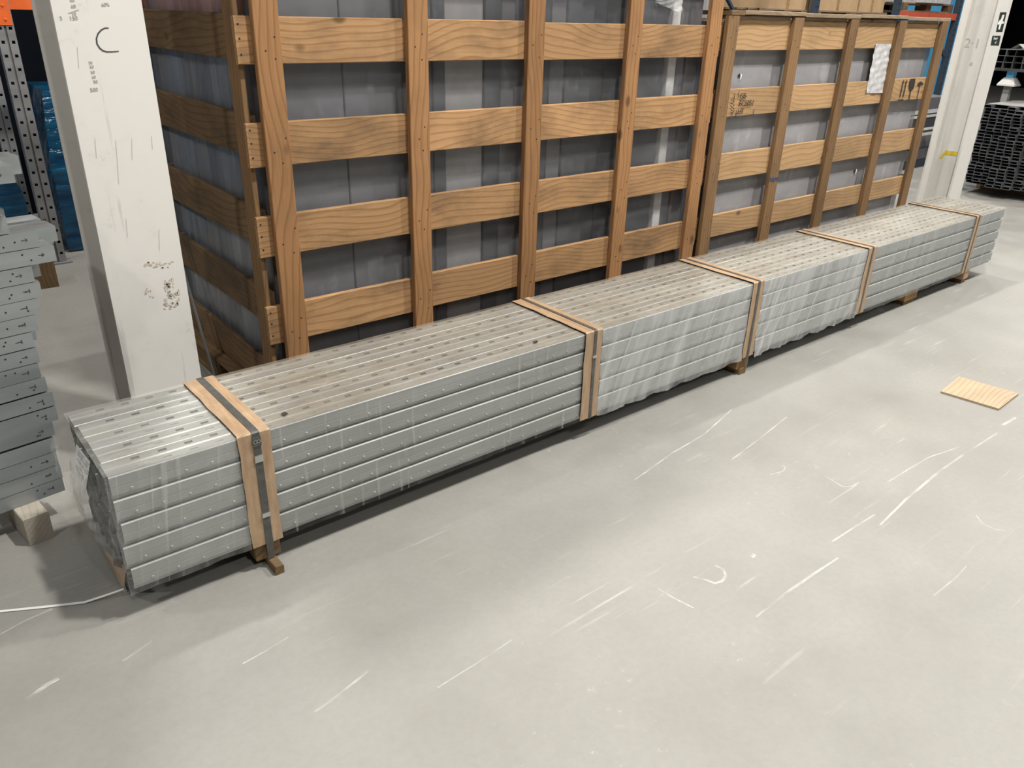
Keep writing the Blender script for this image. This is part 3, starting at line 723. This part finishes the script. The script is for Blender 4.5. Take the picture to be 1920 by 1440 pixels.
mb.poly([tuple(st(Z(p))) for p in [(965, 792), (1050, 785), (1035, 900), (1015, 960), (985, 985), (955, 975), (942, 930), (950, 860)]])
mb.poly([tuple(st(Z(p))) for p in [(965, 980), (980, 980), (950, 1135), (936, 1135)]]); mb.poly([tuple(st(Z(p))) for p in [(888, 1158), (970, 1148), (965, 1138), (900, 1142)]])
mb.poly([tuple(st(Z(p))) for p in [(1078, 900), (1182, 890), (1180, 870), (1160, 845), (1140, 832), (1110, 850), (1090, 875)]])
mb.poly([tuple(st(Z(p))) for p in [(1120, 895), (1132, 895), (1082, 1130), (1072, 1130)]])
mb.build('handling_symbols', 'black', c2)
# document pouch stapled over two slats
pq = [ony(p, YS - .004) for p in [(1642, 82), (1671, 82), (1655.5, 174), (1623.5, 175)]]
def pouch(u, v):
    p = (pq[0] * (1 - u) + pq[1] * u) * (1 - v) + (pq[3] * (1 - u) + pq[2] * u) * v
    return (p.x, p.y - .004 * math.sin(math.pi * u) - .002 * math.sin(u * 13 + v * 21) - .0015 * math.sin(v * 47 + u * 5), p.z)
o = grid_sheet('document_pouch', 14, 36, pouch, 'foil', c2)
q = ony((1441, 341), YS - TP - .002); text('ink_scribble', 'Napa', .045, 'blueink', c2, q, FR, .3)
for p in [(1386, 142), (1603, 320)]:   # small punctures in the film, curled plastic showing
    q = ony(p, 2.842); mb = MB(); mb.disc(tuple(q), (1, 0, 0), (0, 0, 1), .012, 9); mb.build('film_tear', 'black', c2)
    mb = MB(); mb.poly([tuple(q + Vector(d_)) for d_ in ((.006, -.003, .012), (.02, -.004, .006), (.018, -.004, -.012), (.004, -.003, -.026), (.009, -.003, -.01))]); mb.build('film_flap', 'paperwhite', c2)

# ------------------------------------------------------------------ steel flat leaning by the tall crate
a_, b_ = Vector((1.030, 3.35, .008)), Vector((1.058, 3.80, .72)); d_ = (b_ - a_)
bar = obj('steel_flat_bar', plank_mesh(d_.length, .032, .006), 'rackgrey', None, (a_ + b_) / 2, d_.to_track_quat('X', 'Y').to_euler())
tag(bar, 'thin grey steel flat bar leaning between the near column and tall crate', 'steel bar')

# plywood offcut, white strap
pp = [onz(p, .0) for p in [(1763, 737), (1797, 709), (1909, 741), (1872, 770)]]
mb = MB(); n = 4
mb.v = [(p.x, p.y, .0005) for p in pp] + [(p.x, p.y, .010) for p in pp]; mb.f = [(0, 1, 2, 3), (4, 5, 6, 7)] + [(i, (i + 1) % 4, 4 + (i + 1) % 4, 4 + i) for i in range(4)]
me = mesh_from('plywood_offcut', mb.v, mb.f); bm = bmesh.new(); bm.from_mesh(me); bmesh.ops.recalc_face_normals(bm, faces=bm.faces); bm.to_mesh(me); bm.free()
tag(obj('plywood_offcut', me, 'ply'), 'small pale plywood offcut lying on the open concrete floor', 'plywood')
sp = [onz((-60, 1152), .004), onz((0, 1146), .003), onz((80, 1138), .003), onz((158, 1129), .004), onz((195, 1117), .012), onz((232, 1104), .02)]
tag(ribbon('strapping_tape', sp, .010, 'whitestrap', None, (0, 0, 1), .0012), 'loose white plastic strap trailing on the floor from the near end of the bundle', 'strap')

# ------------------------------------------------------------------ stack of galvanised channels, left
ANG = math.radians(7.9); P0 = Vector((.268, 2.664, 0))
ux, uy = Vector((math.cos(ANG), math.sin(ANG), 0)), Vector((-math.sin(ANG), math.cos(ANG), 0))
def chan_mesh(L, H, D, t=.0025):
    """channel, web to the front (-Y), right end at x=0"""
    mb = MB(); pr = [(D, -.012 + H), (D, H), (0, H), (0, 0), (D, 0), (D, .012), (D - t, .012), (D - t, t), (t, t), (t, H - t), (D - t, H - t), (D - t, H - .012)]
    mb.extrude(pr, -L, 0, lambda s, p: (s, p[0], p[1]), closed=True, caps=True)
    me = mesh_from('channel', mb.v, mb.f); bm = bmesh.new(); bm.from_mesh(me); bmesh.ops.recalc_face_normals(bm, faces=bm.faces); bm.to_mesh(me); bm.free(); return me
ch = {}
def channel(s_end, z, H, back=0.0, L=1.5, D=.09, mark=0, lab='galvanised steel channel in the tall stepped stack behind the bundle end', grp='stacked galvanised channels'):
    k = (H, L, D)
    if k not in ch: ch[k] = chan_mesh(L, H, D)
    loc = P0 + ux * s_end + uy * back + Vector((0, 0, z))
    o = obj('galvanised_channel', ch[k], 'purlin', None, loc, (0, 0, ANG)); tag(o, lab, 'steel channel', grp)
    def child(n, mb, m):
        me = mesh_from(n, mb.v, mb.f); me.materials.append(M[m]); q = bpy.data.objects.new(n, me); COL.objects.link(q); q.parent = o
    if mark:
        mb = MB(); r2 = random.Random(int(z * 1000))
        for _ in range(2 + r2.randrange(2)):
            mb.disc((-r2.uniform(.03, .10), -.0006, H * r2.choice([.3, .5, .72])), (1, 0, 0), (0, 0, 1), .003, 8)
        child('bolt_holes', mb, 'black')
        mb = MB(); x_ = -.032; zc = H * .52
        if mark == 1: mb.quad((x_ - .018, -.0007, zc - .0012), (x_, -.0007, zc - .0012), (x_, -.0007, zc + .0012), (x_ - .018, -.0007, zc + .0012)); mb.quad((x_ - .002, -.0007, zc - .006), (x_ + .001, -.0007, zc - .006), (x_ + .001, -.0007, zc + .006), (x_ - .002, -.0007, zc + .006))
        else:
            mb.quad((x_ - .016, -.0007, zc - .001), (x_, -.0007, zc - .001), (x_, -.0007, zc + .001), (x_ - .016, -.0007, zc + .001)); mb.quad((x_ - .006, -.0007, zc + .006), (x_ - .004, -.0007, zc + .006), (x_ + .002, -.0007, zc), (x_ - .0, -.0007, zc)); mb.quad((x_ - .006, -.0007, zc - .006), (x_ - .004, -.0007, zc - .006), (x_ + .002, -.0007, zc), (x_ - .0, -.0007, zc))
        child('ink_mark', mb, 'marker')
    return o
FRONT = [(.100, .2705, 1), (.1505, .273, 2), (.201, .2715, 1), (.2515, .274, 0), (.309, .283, 2), (.3575, .303, 2), (.411, .304, 1), (.466, .294, 1), (.516, .285, 1), (.567, .292, 2), (.619, .289, 1), (.670, .309, 1), (.720, .325, 1), (.770, .343, 1), (.8205, .332, 2), (.8715, .404, 2)]
ORD = ['lowest', 'second', 'third', 'fourth', 'fifth', 'sixth', 'seventh', 'eighth', 'ninth', 'tenth', 'eleventh', 'twelfth', 'thirteenth', 'fourteenth', 'fifteenth', 'sixteenth', 'seventeenth']
for k, (z, xe, mk) in enumerate(FRONT):
    channel((xe - P0.x) / math.cos(ANG), z, .0485, mark=mk, lab='galvanised channel, %s up from the bearers in the stepped stack by the bundle end' % ORD[k])
channel(.102, .922, .0495, mark=2, lab='pale streaked galvanised channel lying near the top of the stepped stack', grp=None)
for k in range(17):
    z = .100 + .0503 * k; xe = {9: .30, 10: .315, 11: .306, 12: .325, 13: .338, 14: .37, 15: .405, 16: .44}.get(k, .25)
    if k < 7: continue
    channel((xe - P0.x) / math.cos(ANG) + .01, z, .0485, back=.10, lab='galvanised channel in the rear row of the stack, level with the %s front channel' % ORD[min(k, 15)] if k < 16 else 'topmost galvanised channel of the rear row of the stepped stack', grp='rear channels of the stack')
channel(.205, .868, .052, back=.22, lab='dull grey channel sticking out furthest from behind the stepped stack', grp=None, mark=0)
channel(.185, .921, .03, back=.23, D=.08, lab='short thin channel resting on the furthest protruding channel of the stack', grp=None)
for (s_, z, H, bk) in [(.03, .974, .05, .0), (.055, .9745, .05, .10), (-.005, 1.0255, .05, .0), (.045, 1.0255, .05, .1), (.015, 1.0765, .05, .02), (.055, 1.080, .05, .1205), (.105, 1.1345, .051, .02), (.058, 1.1285, .047, -.0715), (.05, 1.1865, .045, .0)]:
    channel(s_, z, H, back=bk, mark=2 if z > 1.1 else 0, lab='short galvanised offcut channel piled loosely on top of the stepped stack', grp='offcuts on top of the stack')
for k, s_ in enumerate((-.12, -.9)):
    c_ = P0 + ux * s_ + uy * .12 + Vector((0, 0, .05))
    o = obj('timber_bearer', plank_mesh(.42, .075, .0985), 'palewood' if k == 0 else 'oldblock', None, c_ + Vector((0, 0, .0)), (0, 0, ANG + math.pi / 2))
    tag(o, 'pale bleached timber bearer under the channel stack by the bundle end' if k == 0 else 'dark timber bearer under the channel stack', 'timber block')

# ------------------------------------------------------------------ pallet rack, left background
YR = 5.8
def rack_upright(x0, x1, y, label, mat='rackgrey', top=3.2, depth=.07, holes=True):
    t = thing('rack_upright', label, 'rack upright', ((x0 + x1) / 2, y, 0)); xm = (x0 + x1) / 2; h = (x1 - x0) / 2
    mb = MB(); P = lambda s, w_, d: (w_, d, s)
    if holes:
        for s in (-1, 1):
            lo, hi = (.006, h) if s > 0 else (-h, -.006); c_ = s * (.006 + h) / 2
            strip_with_slots(mb, .012, top, lo, hi, .07, .0755, .017, c_ - .009, c_ + .009, P, .004)
        mb.extrude([(-.006, 0), (-.003, .012), (.003, .012), (.006, 0)], .012, top, lambda s, p: (p[0], p[1], s))
    else: mb.extrude([(-h, 0), (h, 0)], .012, top, lambda s, p: (p[0], p[1], s))
    for s in (-1, 1): mb.extrude([(s * h, 0), (s * h, depth), (s * (h - .02), depth)], .012, top, lambda q_, p: (p[0], p[1], q_))
    mb.build('post', mat, t, (xm, y, 0))
    mb = MB(); mb.box((-h - .03, -.02, 0), (h + .03, depth + .02, .012)); mb.build('foot_plate', mat, t, (xm, y, 0))
    return t
rack_upright(.835, .930, YR, 'grey slotted rack upright behind the channel stack')
rack_upright(.835, .930, YR + .95, 'grey slotted rack upright at the rear of the bay behind the channel stack')
ob = thing('rack_beam', 'orange rack beam with end connector on the slotted upright', 'rack beam', (1.9, YR + .03, 1.55))
for lo, hi, n in [((.815, YR - .006, 1.445), (.925, YR - .001, 1.68), 'connector'), ((.931, YR + .012, 1.53), (3.4, YR + .06, 1.65), 'beam')]:
    mb = MB(); L_ = Vector([(lo[i] + hi[i]) / 2 for i in range(3)]); mb.box(tuple(Vector(lo) - L_), tuple(Vector(hi) - L_)); o = mb.build(n, 'orange', ob, L_)
    if n == 'connector':
        for zz in (1.475, 1.55, 1.625):
            m2 = MB(); m2.disc((.893, YR - .0065, zz), (1, 0, 0), (0, 0, 1), .009, 8, (0, -.004, 0)); m2.build('stud', 'orange', o)
        for zz in (1.49, 1.6):
            m2 = MB(); m2.quad(*[(.845 + a_, YR - .0066, zz + b_) for a_, b_ in ((0, 0), (.012, 0), (.012, .02), (0, .02))]); m2.build('hook_slot', 'black', o)
mb = MB(); mb.box((-1.3, -.025, -.06), (1.3, .025, .06)); tag(mb.build('rack_beam', 'orange', None, (-.52, YR + .04, 1.60)), 'orange rack beam left of the slotted upright', 'rack beam')
def blue_load(label, x0, x1, y0, y1, z0, z1, lean=0.0):
    rn = random.Random(int(x0 * 77))
    t = thing('wrapped_pallet_load', label, 'wrapped goods', ((x0 + x1) / 2, (y0 + y1) / 2, z0))
    ring = [(x0, y0), (x1, y0), (x1, y1), (x0, y1)]; pts = []
    for k in range(4):
        for j in range(10):
            f_ = j / 10; pts.append((ring[k][0] * (1 - f_) + ring[(k + 1) % 4][0] * f_, ring[k][1] * (1 - f_) + ring[(k + 1) % 4][1] * f_))
    mb = MB(); n = len(pts); nz = 14; cx, cy = (x0 + x1) / 2, (y0 + y1) / 2
    for j in range(nz + 1):
        v = j / nz; s = 1 - lean * max(0, v - .55) / .45
        for i, p in enumerate(pts):
            k = s + .012 * math.sin(i * 1.9 + j * .8) * math.sin(j * 1.3 + i * .3)
            mb.v.append((cx + (p[0] - cx) * k, cy + (p[1] - cy) * k, z0 + .012 + (z1 - z0 - .012) * v))
    mb.f = [(j * n + i, j * n + (i + 1) % n, (j + 1) * n + (i + 1) % n, (j + 1) * n + i) for j in range(nz) for i in range(n)] + [tuple(nz * n + i for i in range(n))]
    mb.build('film_cover', 'bluefilm', t)
    mb = MB(); mb.box((x0 + .01, y0 + .01, z0), (x1 - .01, y1 - .01, z0 + .011)); mb.build('base', 'oldblock', t)
    return t
blue_load('low blue film wrapped load beside the slotted upright', -.35, .80, 6.02, 6.6, 0, .80, .25)
blue_load('tall blue film wrapped load between slotted upright and white column', 1.0, 1.9, 6.05, 6.75, 0, 1.06, .12)
blue_load('dark blue wrapped load at the rack rear behind the low blue load', -.4, .7, 6.8, 7.2, 0, 1.35, .1)
mb = MB(); mb.box((-2.2, -.4, 0), (2.2, .4, 3.0)); tag(mb.build('dark_backdrop', 'shadedark', None, (1.0, 7.8, 0)), 'black partition added for the darkness behind the blue wrapped loads', 'backdrop')  # added slab, coloured black in place of the shade behind the loads
# plain timber block at the rack foot
bearer('brown timber block on the floor by the rack foot plate', .66, .78, 5.30, 5.42, 0, .17, 'oldblock')

# ------------------------------------------------------------------ right background: tube stack and stillage
XT = 8.9
mbt = MB(); W_, H_, T_ = .0365, .0145, .003
outer = [(-W_, -H_), (W_, -H_), (W_, H_), (-W_, H_)]; inner = [(-W_ + T_, -H_ + T_), (W_ - T_, -H_ + T_), (W_ - T_, H_ - T_), (-W_ + T_, H_ - T_)]
n0 = 0
mbt.v = [(0, *p) for p in outer] + [(0, *p) for p in inner] + [(2.4, *p) for p in outer] + [(2.4, *p) for p in inner]
for i in range(4):
    j = (i + 1) % 4
    mbt.f += [(i, j, 4 + j, 4 + i), (8 + i, 8 + j, j, i), (4 + i, 4 + j, 12 + j, 12 + i), (12 + i, 12 + j, 8 + j, 8 + i)]
tube_me = mesh_from('tube', mbt.v, mbt.f); bm = bmesh.new(); bm.from_mesh(tube_me); bmesh.ops.recalc_face_normals(bm, faces=bm.faces); bm.to_mesh(tube_me); bm.free()
rt = random.Random(11); NR = 24
for c in range(9):
    y = 3.40 - c * .0765 + rt.uniform(-.002, .002); z = .105 + .0147; skew = rt.uniform(-.05, .05)
    for r in range(NR + (1 if c % 3 == 0 else 0)):
        o = obj('steel_tube', tube_me, 'tube', None, (XT + skew + rt.uniform(-.03, .03), y + rt.uniform(-.0008, .0008), z + r * .0308))
        tag(o, 'dark hollow rectangular steel tube in the big stack past the far column', 'steel tube', 'stacked dark rectangular tubes')
for xx in (9.3, 10.9):
    t = plank('timber_bearer', 'oldblock', (xx, 2.68, 0), (xx + .09, 3.46, .1035)); tag(t, 'dark timber bearer under the %s of the big dark tube stack' % ('open tube ends' if xx < 10 else 'rear half'), 'timber block')
mb = MB(); mb.box((0, 2.74, .8755), (2.3, 3.43, .8795)); 
tag(mb.build('steel_sheet', 'stillage', None, (8.95, 0, 0)), 'pale steel sheet lying across the top of the dark tube stack', 'steel sheet')
# stillage standing behind, with a flared stacking foot, carrying square tubes
sx, sy = 9.55, 3.44
stl = thing('stacking_stillage', 'grey steel stillage post with flared cap beside the dark tubes', 'stillage', (sx, sy, 0))
mb = MB(); mb.box((sx - .03, sy + .04, 0), (sx + .03, sy + .10, 1.02)); mb.build('post', 'stillage', stl)
mb = MB(); yc = sy + .07
for (h0, z0_), (h1, z1_) in zip([(.085, 1.02), (.085, 1.035), (.045, 1.10)], [(.085, 1.035), (.045, 1.10), (.045, 1.10)]):
    for sgn in range(4):
        ang = [(-1, -1), (1, -1), (1, 1), (-1, 1)]
        a1, a2 = ang[sgn], ang[(sgn + 1) % 4]
        mb.quad((sx + a1[0] * h0, yc + a1[1] * h0, z0_), (sx + a2[0] * h0, yc + a2[1] * h0, z0_), (sx + a2[0] * h1, yc + a2[1] * h1, z1_), (sx + a1[0] * h1, yc + a1[1] * h1, z1_))
mb.build('flared_cap', 'white2', stl)
mb = MB(); mb.box((sx - .035, yc - .035, 1.085), (sx + .035, yc + .035, 1.16)); mb.build('upper_leg', 'wallblue', stl)
mb = MB(); mb.box((sx - .05, 2.6, 1.16), (sx + .05, 3.75, 1.185)); mb.build('cross_bar', 'stillage', stl)
mb = MB(); mb.box((sx - .03, 2.62, 0), (sx + .03, 2.68, 1.16)); mb.build('post', 'stillage', stl)
sq = MB(); 
o4 = [(-.045, -.03), (.045, -.03), (.045, .03), (-.045, .03)]; i4 = [(p[0] * .92, p[1] * .9) for p in o4]
sq.v = [(0, *p) for p in o4] + [(0, *p) for p in i4] + [(2, *p) for p in o4] + [(2, *p) for p in i4]
for i in range(4):
    j = (i + 1) % 4; sq.f += [(i, j, 4 + j, 4 + i), (8 + i, 8 + j, j, i), (4 + i, 4 + j, 12 + j, 12 + i), (12 + i, 12 + j, 8 + j, 8 + i)]
sq_me = mesh_from('box_section', sq.v, sq.f)
for r, cnt in enumerate((8, 6, 5)):
    for c in range(cnt):
        o = obj('box_section', sq_me, 'tube', None, (9.42 + rt.uniform(-.02, .02), 3.62 - c * .0925, 1.2165 + r * .0605)); tag(o, 'dark box section in the %s layer on the raised stillage beyond the column' % ('bottom', 'middle', 'top')[r], 'steel tube', '%s layer of box sections on the stillage' % ('bottom', 'middle', 'top')[r])
def bent(u, v): return (9.3 + .11 * v, 3.76 - .09 * u, 1.25 + .05 * abs(u - .5) * 2 - .02 * v)
mb = MB()
tag(grid_sheet('bent_sheet', 2, 1, bent, 'paperwhite', None, False), 'small folded white metal offcut on the stillage box sections', 'sheet offcut')
def bent2(u, v): return (9.3 + .3 * v, 3.50 - .14 * u, 1.425 - .05 * abs(u - .5) * 2)
tag(grid_sheet('bent_sheet', 2, 1, bent2, 'stillage', None, False), 'grey roof shaped metal offcut on top of the box sections', 'sheet offcut')

# ------------------------------------------------------------------ right background: racks, boxes, blue wall
a = MB(); a.box((15.2, 7.6, 0), (18.6, 7.75, 7.4)); struct(a.build('wall_side', 'wallblue'))
for xx, lb in ((7.55, 'navy rack upright with diagonal brace above the lower crate'), (9.42, 'navy rack upright between the cardboard cartons'), (11.40, 'navy rack upright left of the red beam'), (13.22, 'navy rack upright against the blue wall')):
    t = rack_upright(xx - .045, xx + .045, YR, lb, 'navy', 3.2)
for (p0, p1, lb) in [((7.63, 5.96, 1.98), (8.2, 5.96, 1.50), 'navy diagonal brace running back from the rack upright'), ((12.98, 5.84, 1.27), (13.14, 5.84, 1.14), 'short navy brace meeting the upright by the blue wall')]:
    d_ = Vector(p1) - Vector(p0); tag(obj('rack_brace', plank_mesh(d_.length, .04, .03), 'navy', None, (Vector(p0) + Vector(p1)) / 2, d_.to_track_quat('X', 'Z').to_euler()), lb, 'rack brace')
mb = MB(); mb.box((-.87, -.025, -.045), (.87, .025, .045)); tag(mb.build('rack_beam', 'red', None, (12.315, YR + .03, 1.675)), 'red rack beam carrying a pallet in front of the blue wall', 'rack beam')
mb = MB(); mb.box((-1.86, -.025, -.045), (1.86, .025, .045)); tag(mb.build('rack_beam', 'navy', None, (9.475, YR + .1, 1.530)), 'navy rack beam under the cardboard cartons', 'rack beam')
def pallet(label, x0, y0, z, L=1.1, D=.9):
    t = thing('timber_pallet', label, 'pallet', (x0 + L / 2, y0 + D / 2, z))
    for k in range(3): plank('bottom_board', 'greywood', (x0, y0 + k * (D - .1) / 2, z), (x0 + L, y0 + k * (D - .1) / 2 + .1, z + .02), t)
    for i in range(3):
        for k in range(3): plank('block', 'side', (x0 + i * (L - .14) / 2, y0 + k * (D - .1) / 2, z + .0205), (x0 + i * (L - .14) / 2 + .14, y0 + k * (D - .1) / 2 + .1, z + .10), t)
    for k in range(6): plank('deck_board', 'greywood', (x0, y0 + k * (D - .1) / 5, z + .1005), (x0 + L, y0 + k * (D - .1) / 5 + .1, z + .12), t)
    return t
def carton(label, lo, hi):
    t = thing('cardboard_carton', label, 'carton', ((lo[0] + hi[0]) / 2, (lo[1] + hi[1]) / 2, lo[2]))
    mb = MB(); L_ = Vector([(lo[i] + hi[i]) / 2 for i in range(3)]); mb.box(tuple(Vector(lo) - L_), tuple(Vector(hi) - L_)); mb.build('body', 'card', t, L_)
    mb = MB(); xm = (lo[0] + hi[0]) / 2; mb.quad((xm - .03, lo[1] - .001, lo[2]), (xm + .03, lo[1] - .001, lo[2]), (xm + .03, lo[1] - .001, hi[2]), (xm - .03, lo[1] - .001, hi[2])); mb.build('tape', 'block', t)
    return t
pallet('timber pallet on the rack under the left carton', 8.55, YR + .10, 1.577, .85)
pallet('timber pallet on the rack under the paired cartons', 9.55, YR + .10, 1.577, 1.75)
carton('brown cardboard carton on the rack above the lower crate, alone on its pallet', (8.6, YR + .12, 1.698), (9.36, YR + .8, 2.4))
carton('wide brown cardboard carton on the rack between navy uprights', (9.6, YR + .12, 1.698), (10.55, YR + .8, 2.4))
carton('narrower paler cardboard carton beside the navy upright', (10.58, YR + .11, 1.698), (11.2, YR + .8, 2.4))
pallet('timber pallet on the red beam in front of the blue wall', 11.70, YR + .10, 1.7205, 1.5)
mb = MB(); mb.box((-.42, -.4, 0), (.42, .4, .30)); o = mb.build('wrapped_parcel', 'foil', None, (12.45, YR + .4, 1.8415)); tag(o, 'pale film wrapped parcel on the pallet above the red beam', 'wrapped goods')
mb = MB(); mb.box((-.45, -.4, 0), (.45, .4, .62)); o = mb.build('wrapped_parcel', 'panel_c', None, (7.0, YR + .45, 1.50)); tag(o, 'large grey wrapped parcel on the rack behind the crates', 'wrapped goods')
mb = MB(); mb.box((-1.3, -.025, -.045), (1.3, .025, .045)); tag(mb.build('rack_beam', 'navy', None, (6.2, YR + .1, 1.455)), 'navy rack beam under the grey parcel behind the crates', 'rack beam')
mb = MB(); mb.box((-.3, -.3, 0), (.3, .3, .7)); o = mb.build('wrapped_parcel', 'foil', None, (8.15, 6.9, 1.70)); tag(o, 'pale blue film wrapped goods behind the braced upright', 'wrapped goods')
mb = MB(); mb.box((-.35, -.4, 0), (.35, .4, 1.70)); o = mb.build('dark_cabinet', 'navy', None, (8.15, 6.9, 0)); tag(o, 'dark cabinet standing behind the braced upright', 'cabinet')
# profiles stacked in the gap between the lower crate and the far column
rg = random.Random(21)
z = 0.0
for k, (h, m_) in enumerate([(.10, 'navy'), (.12, 'panel_b'), (.02, 'navy'), (.13, 'panel_b'), (.05, 'panel_w'), (.015, 'black'), (.03, 'panel_w'), (.10, 'panel_a'), (.015, 'black'), (.03, 'panel_w'), (.015, 'navy'), (.05, 'panel_w'), (.13, 'panel_b')]):
    t = plank('steel_profile', m_, (7.2, 4.45 - rg.uniform(0, .02), z), (10.4, 4.75, z + h - .0006)); z += h
    tag(t, 'flat steel profile, %s up from the floor in the layered stack behind the far column' % ORD[k], 'steel profile', 'profiles layered behind the far column')
mb = MB(); mb.box((-.2, -.1, 0), (.2, .1, .09)); o = mb.build('blue_box', 'wallblue', None, (9.0, 4.6, z)); tag(o, 'small blue box on top of the layered steel profiles', 'box')
mb = MB(); mb.disc((0, -.07, .045), (1, 0, 0), (0, 0, 1), .04, 14, (0, -.04, 0)); mb.disc((0, .07, .045), (1, 0, 0), (0, 0, 1), .04, 14, (0, .02, 0)); mb.extrude([(.04 * math.cos(2 * math.pi * i / 14), .045 + .04 * math.sin(2 * math.pi * i / 14)) for i in range(14)], -.07, .07, lambda t_, p: (p[0], t_, p[1]), closed=True)
o = mb.build('yellow_roll', 'yellow', None, (9.25, 4.6, z + .10)); o.location.z = z; tag(o, 'yellow tape roll on the layered steel profiles', 'tape roll')
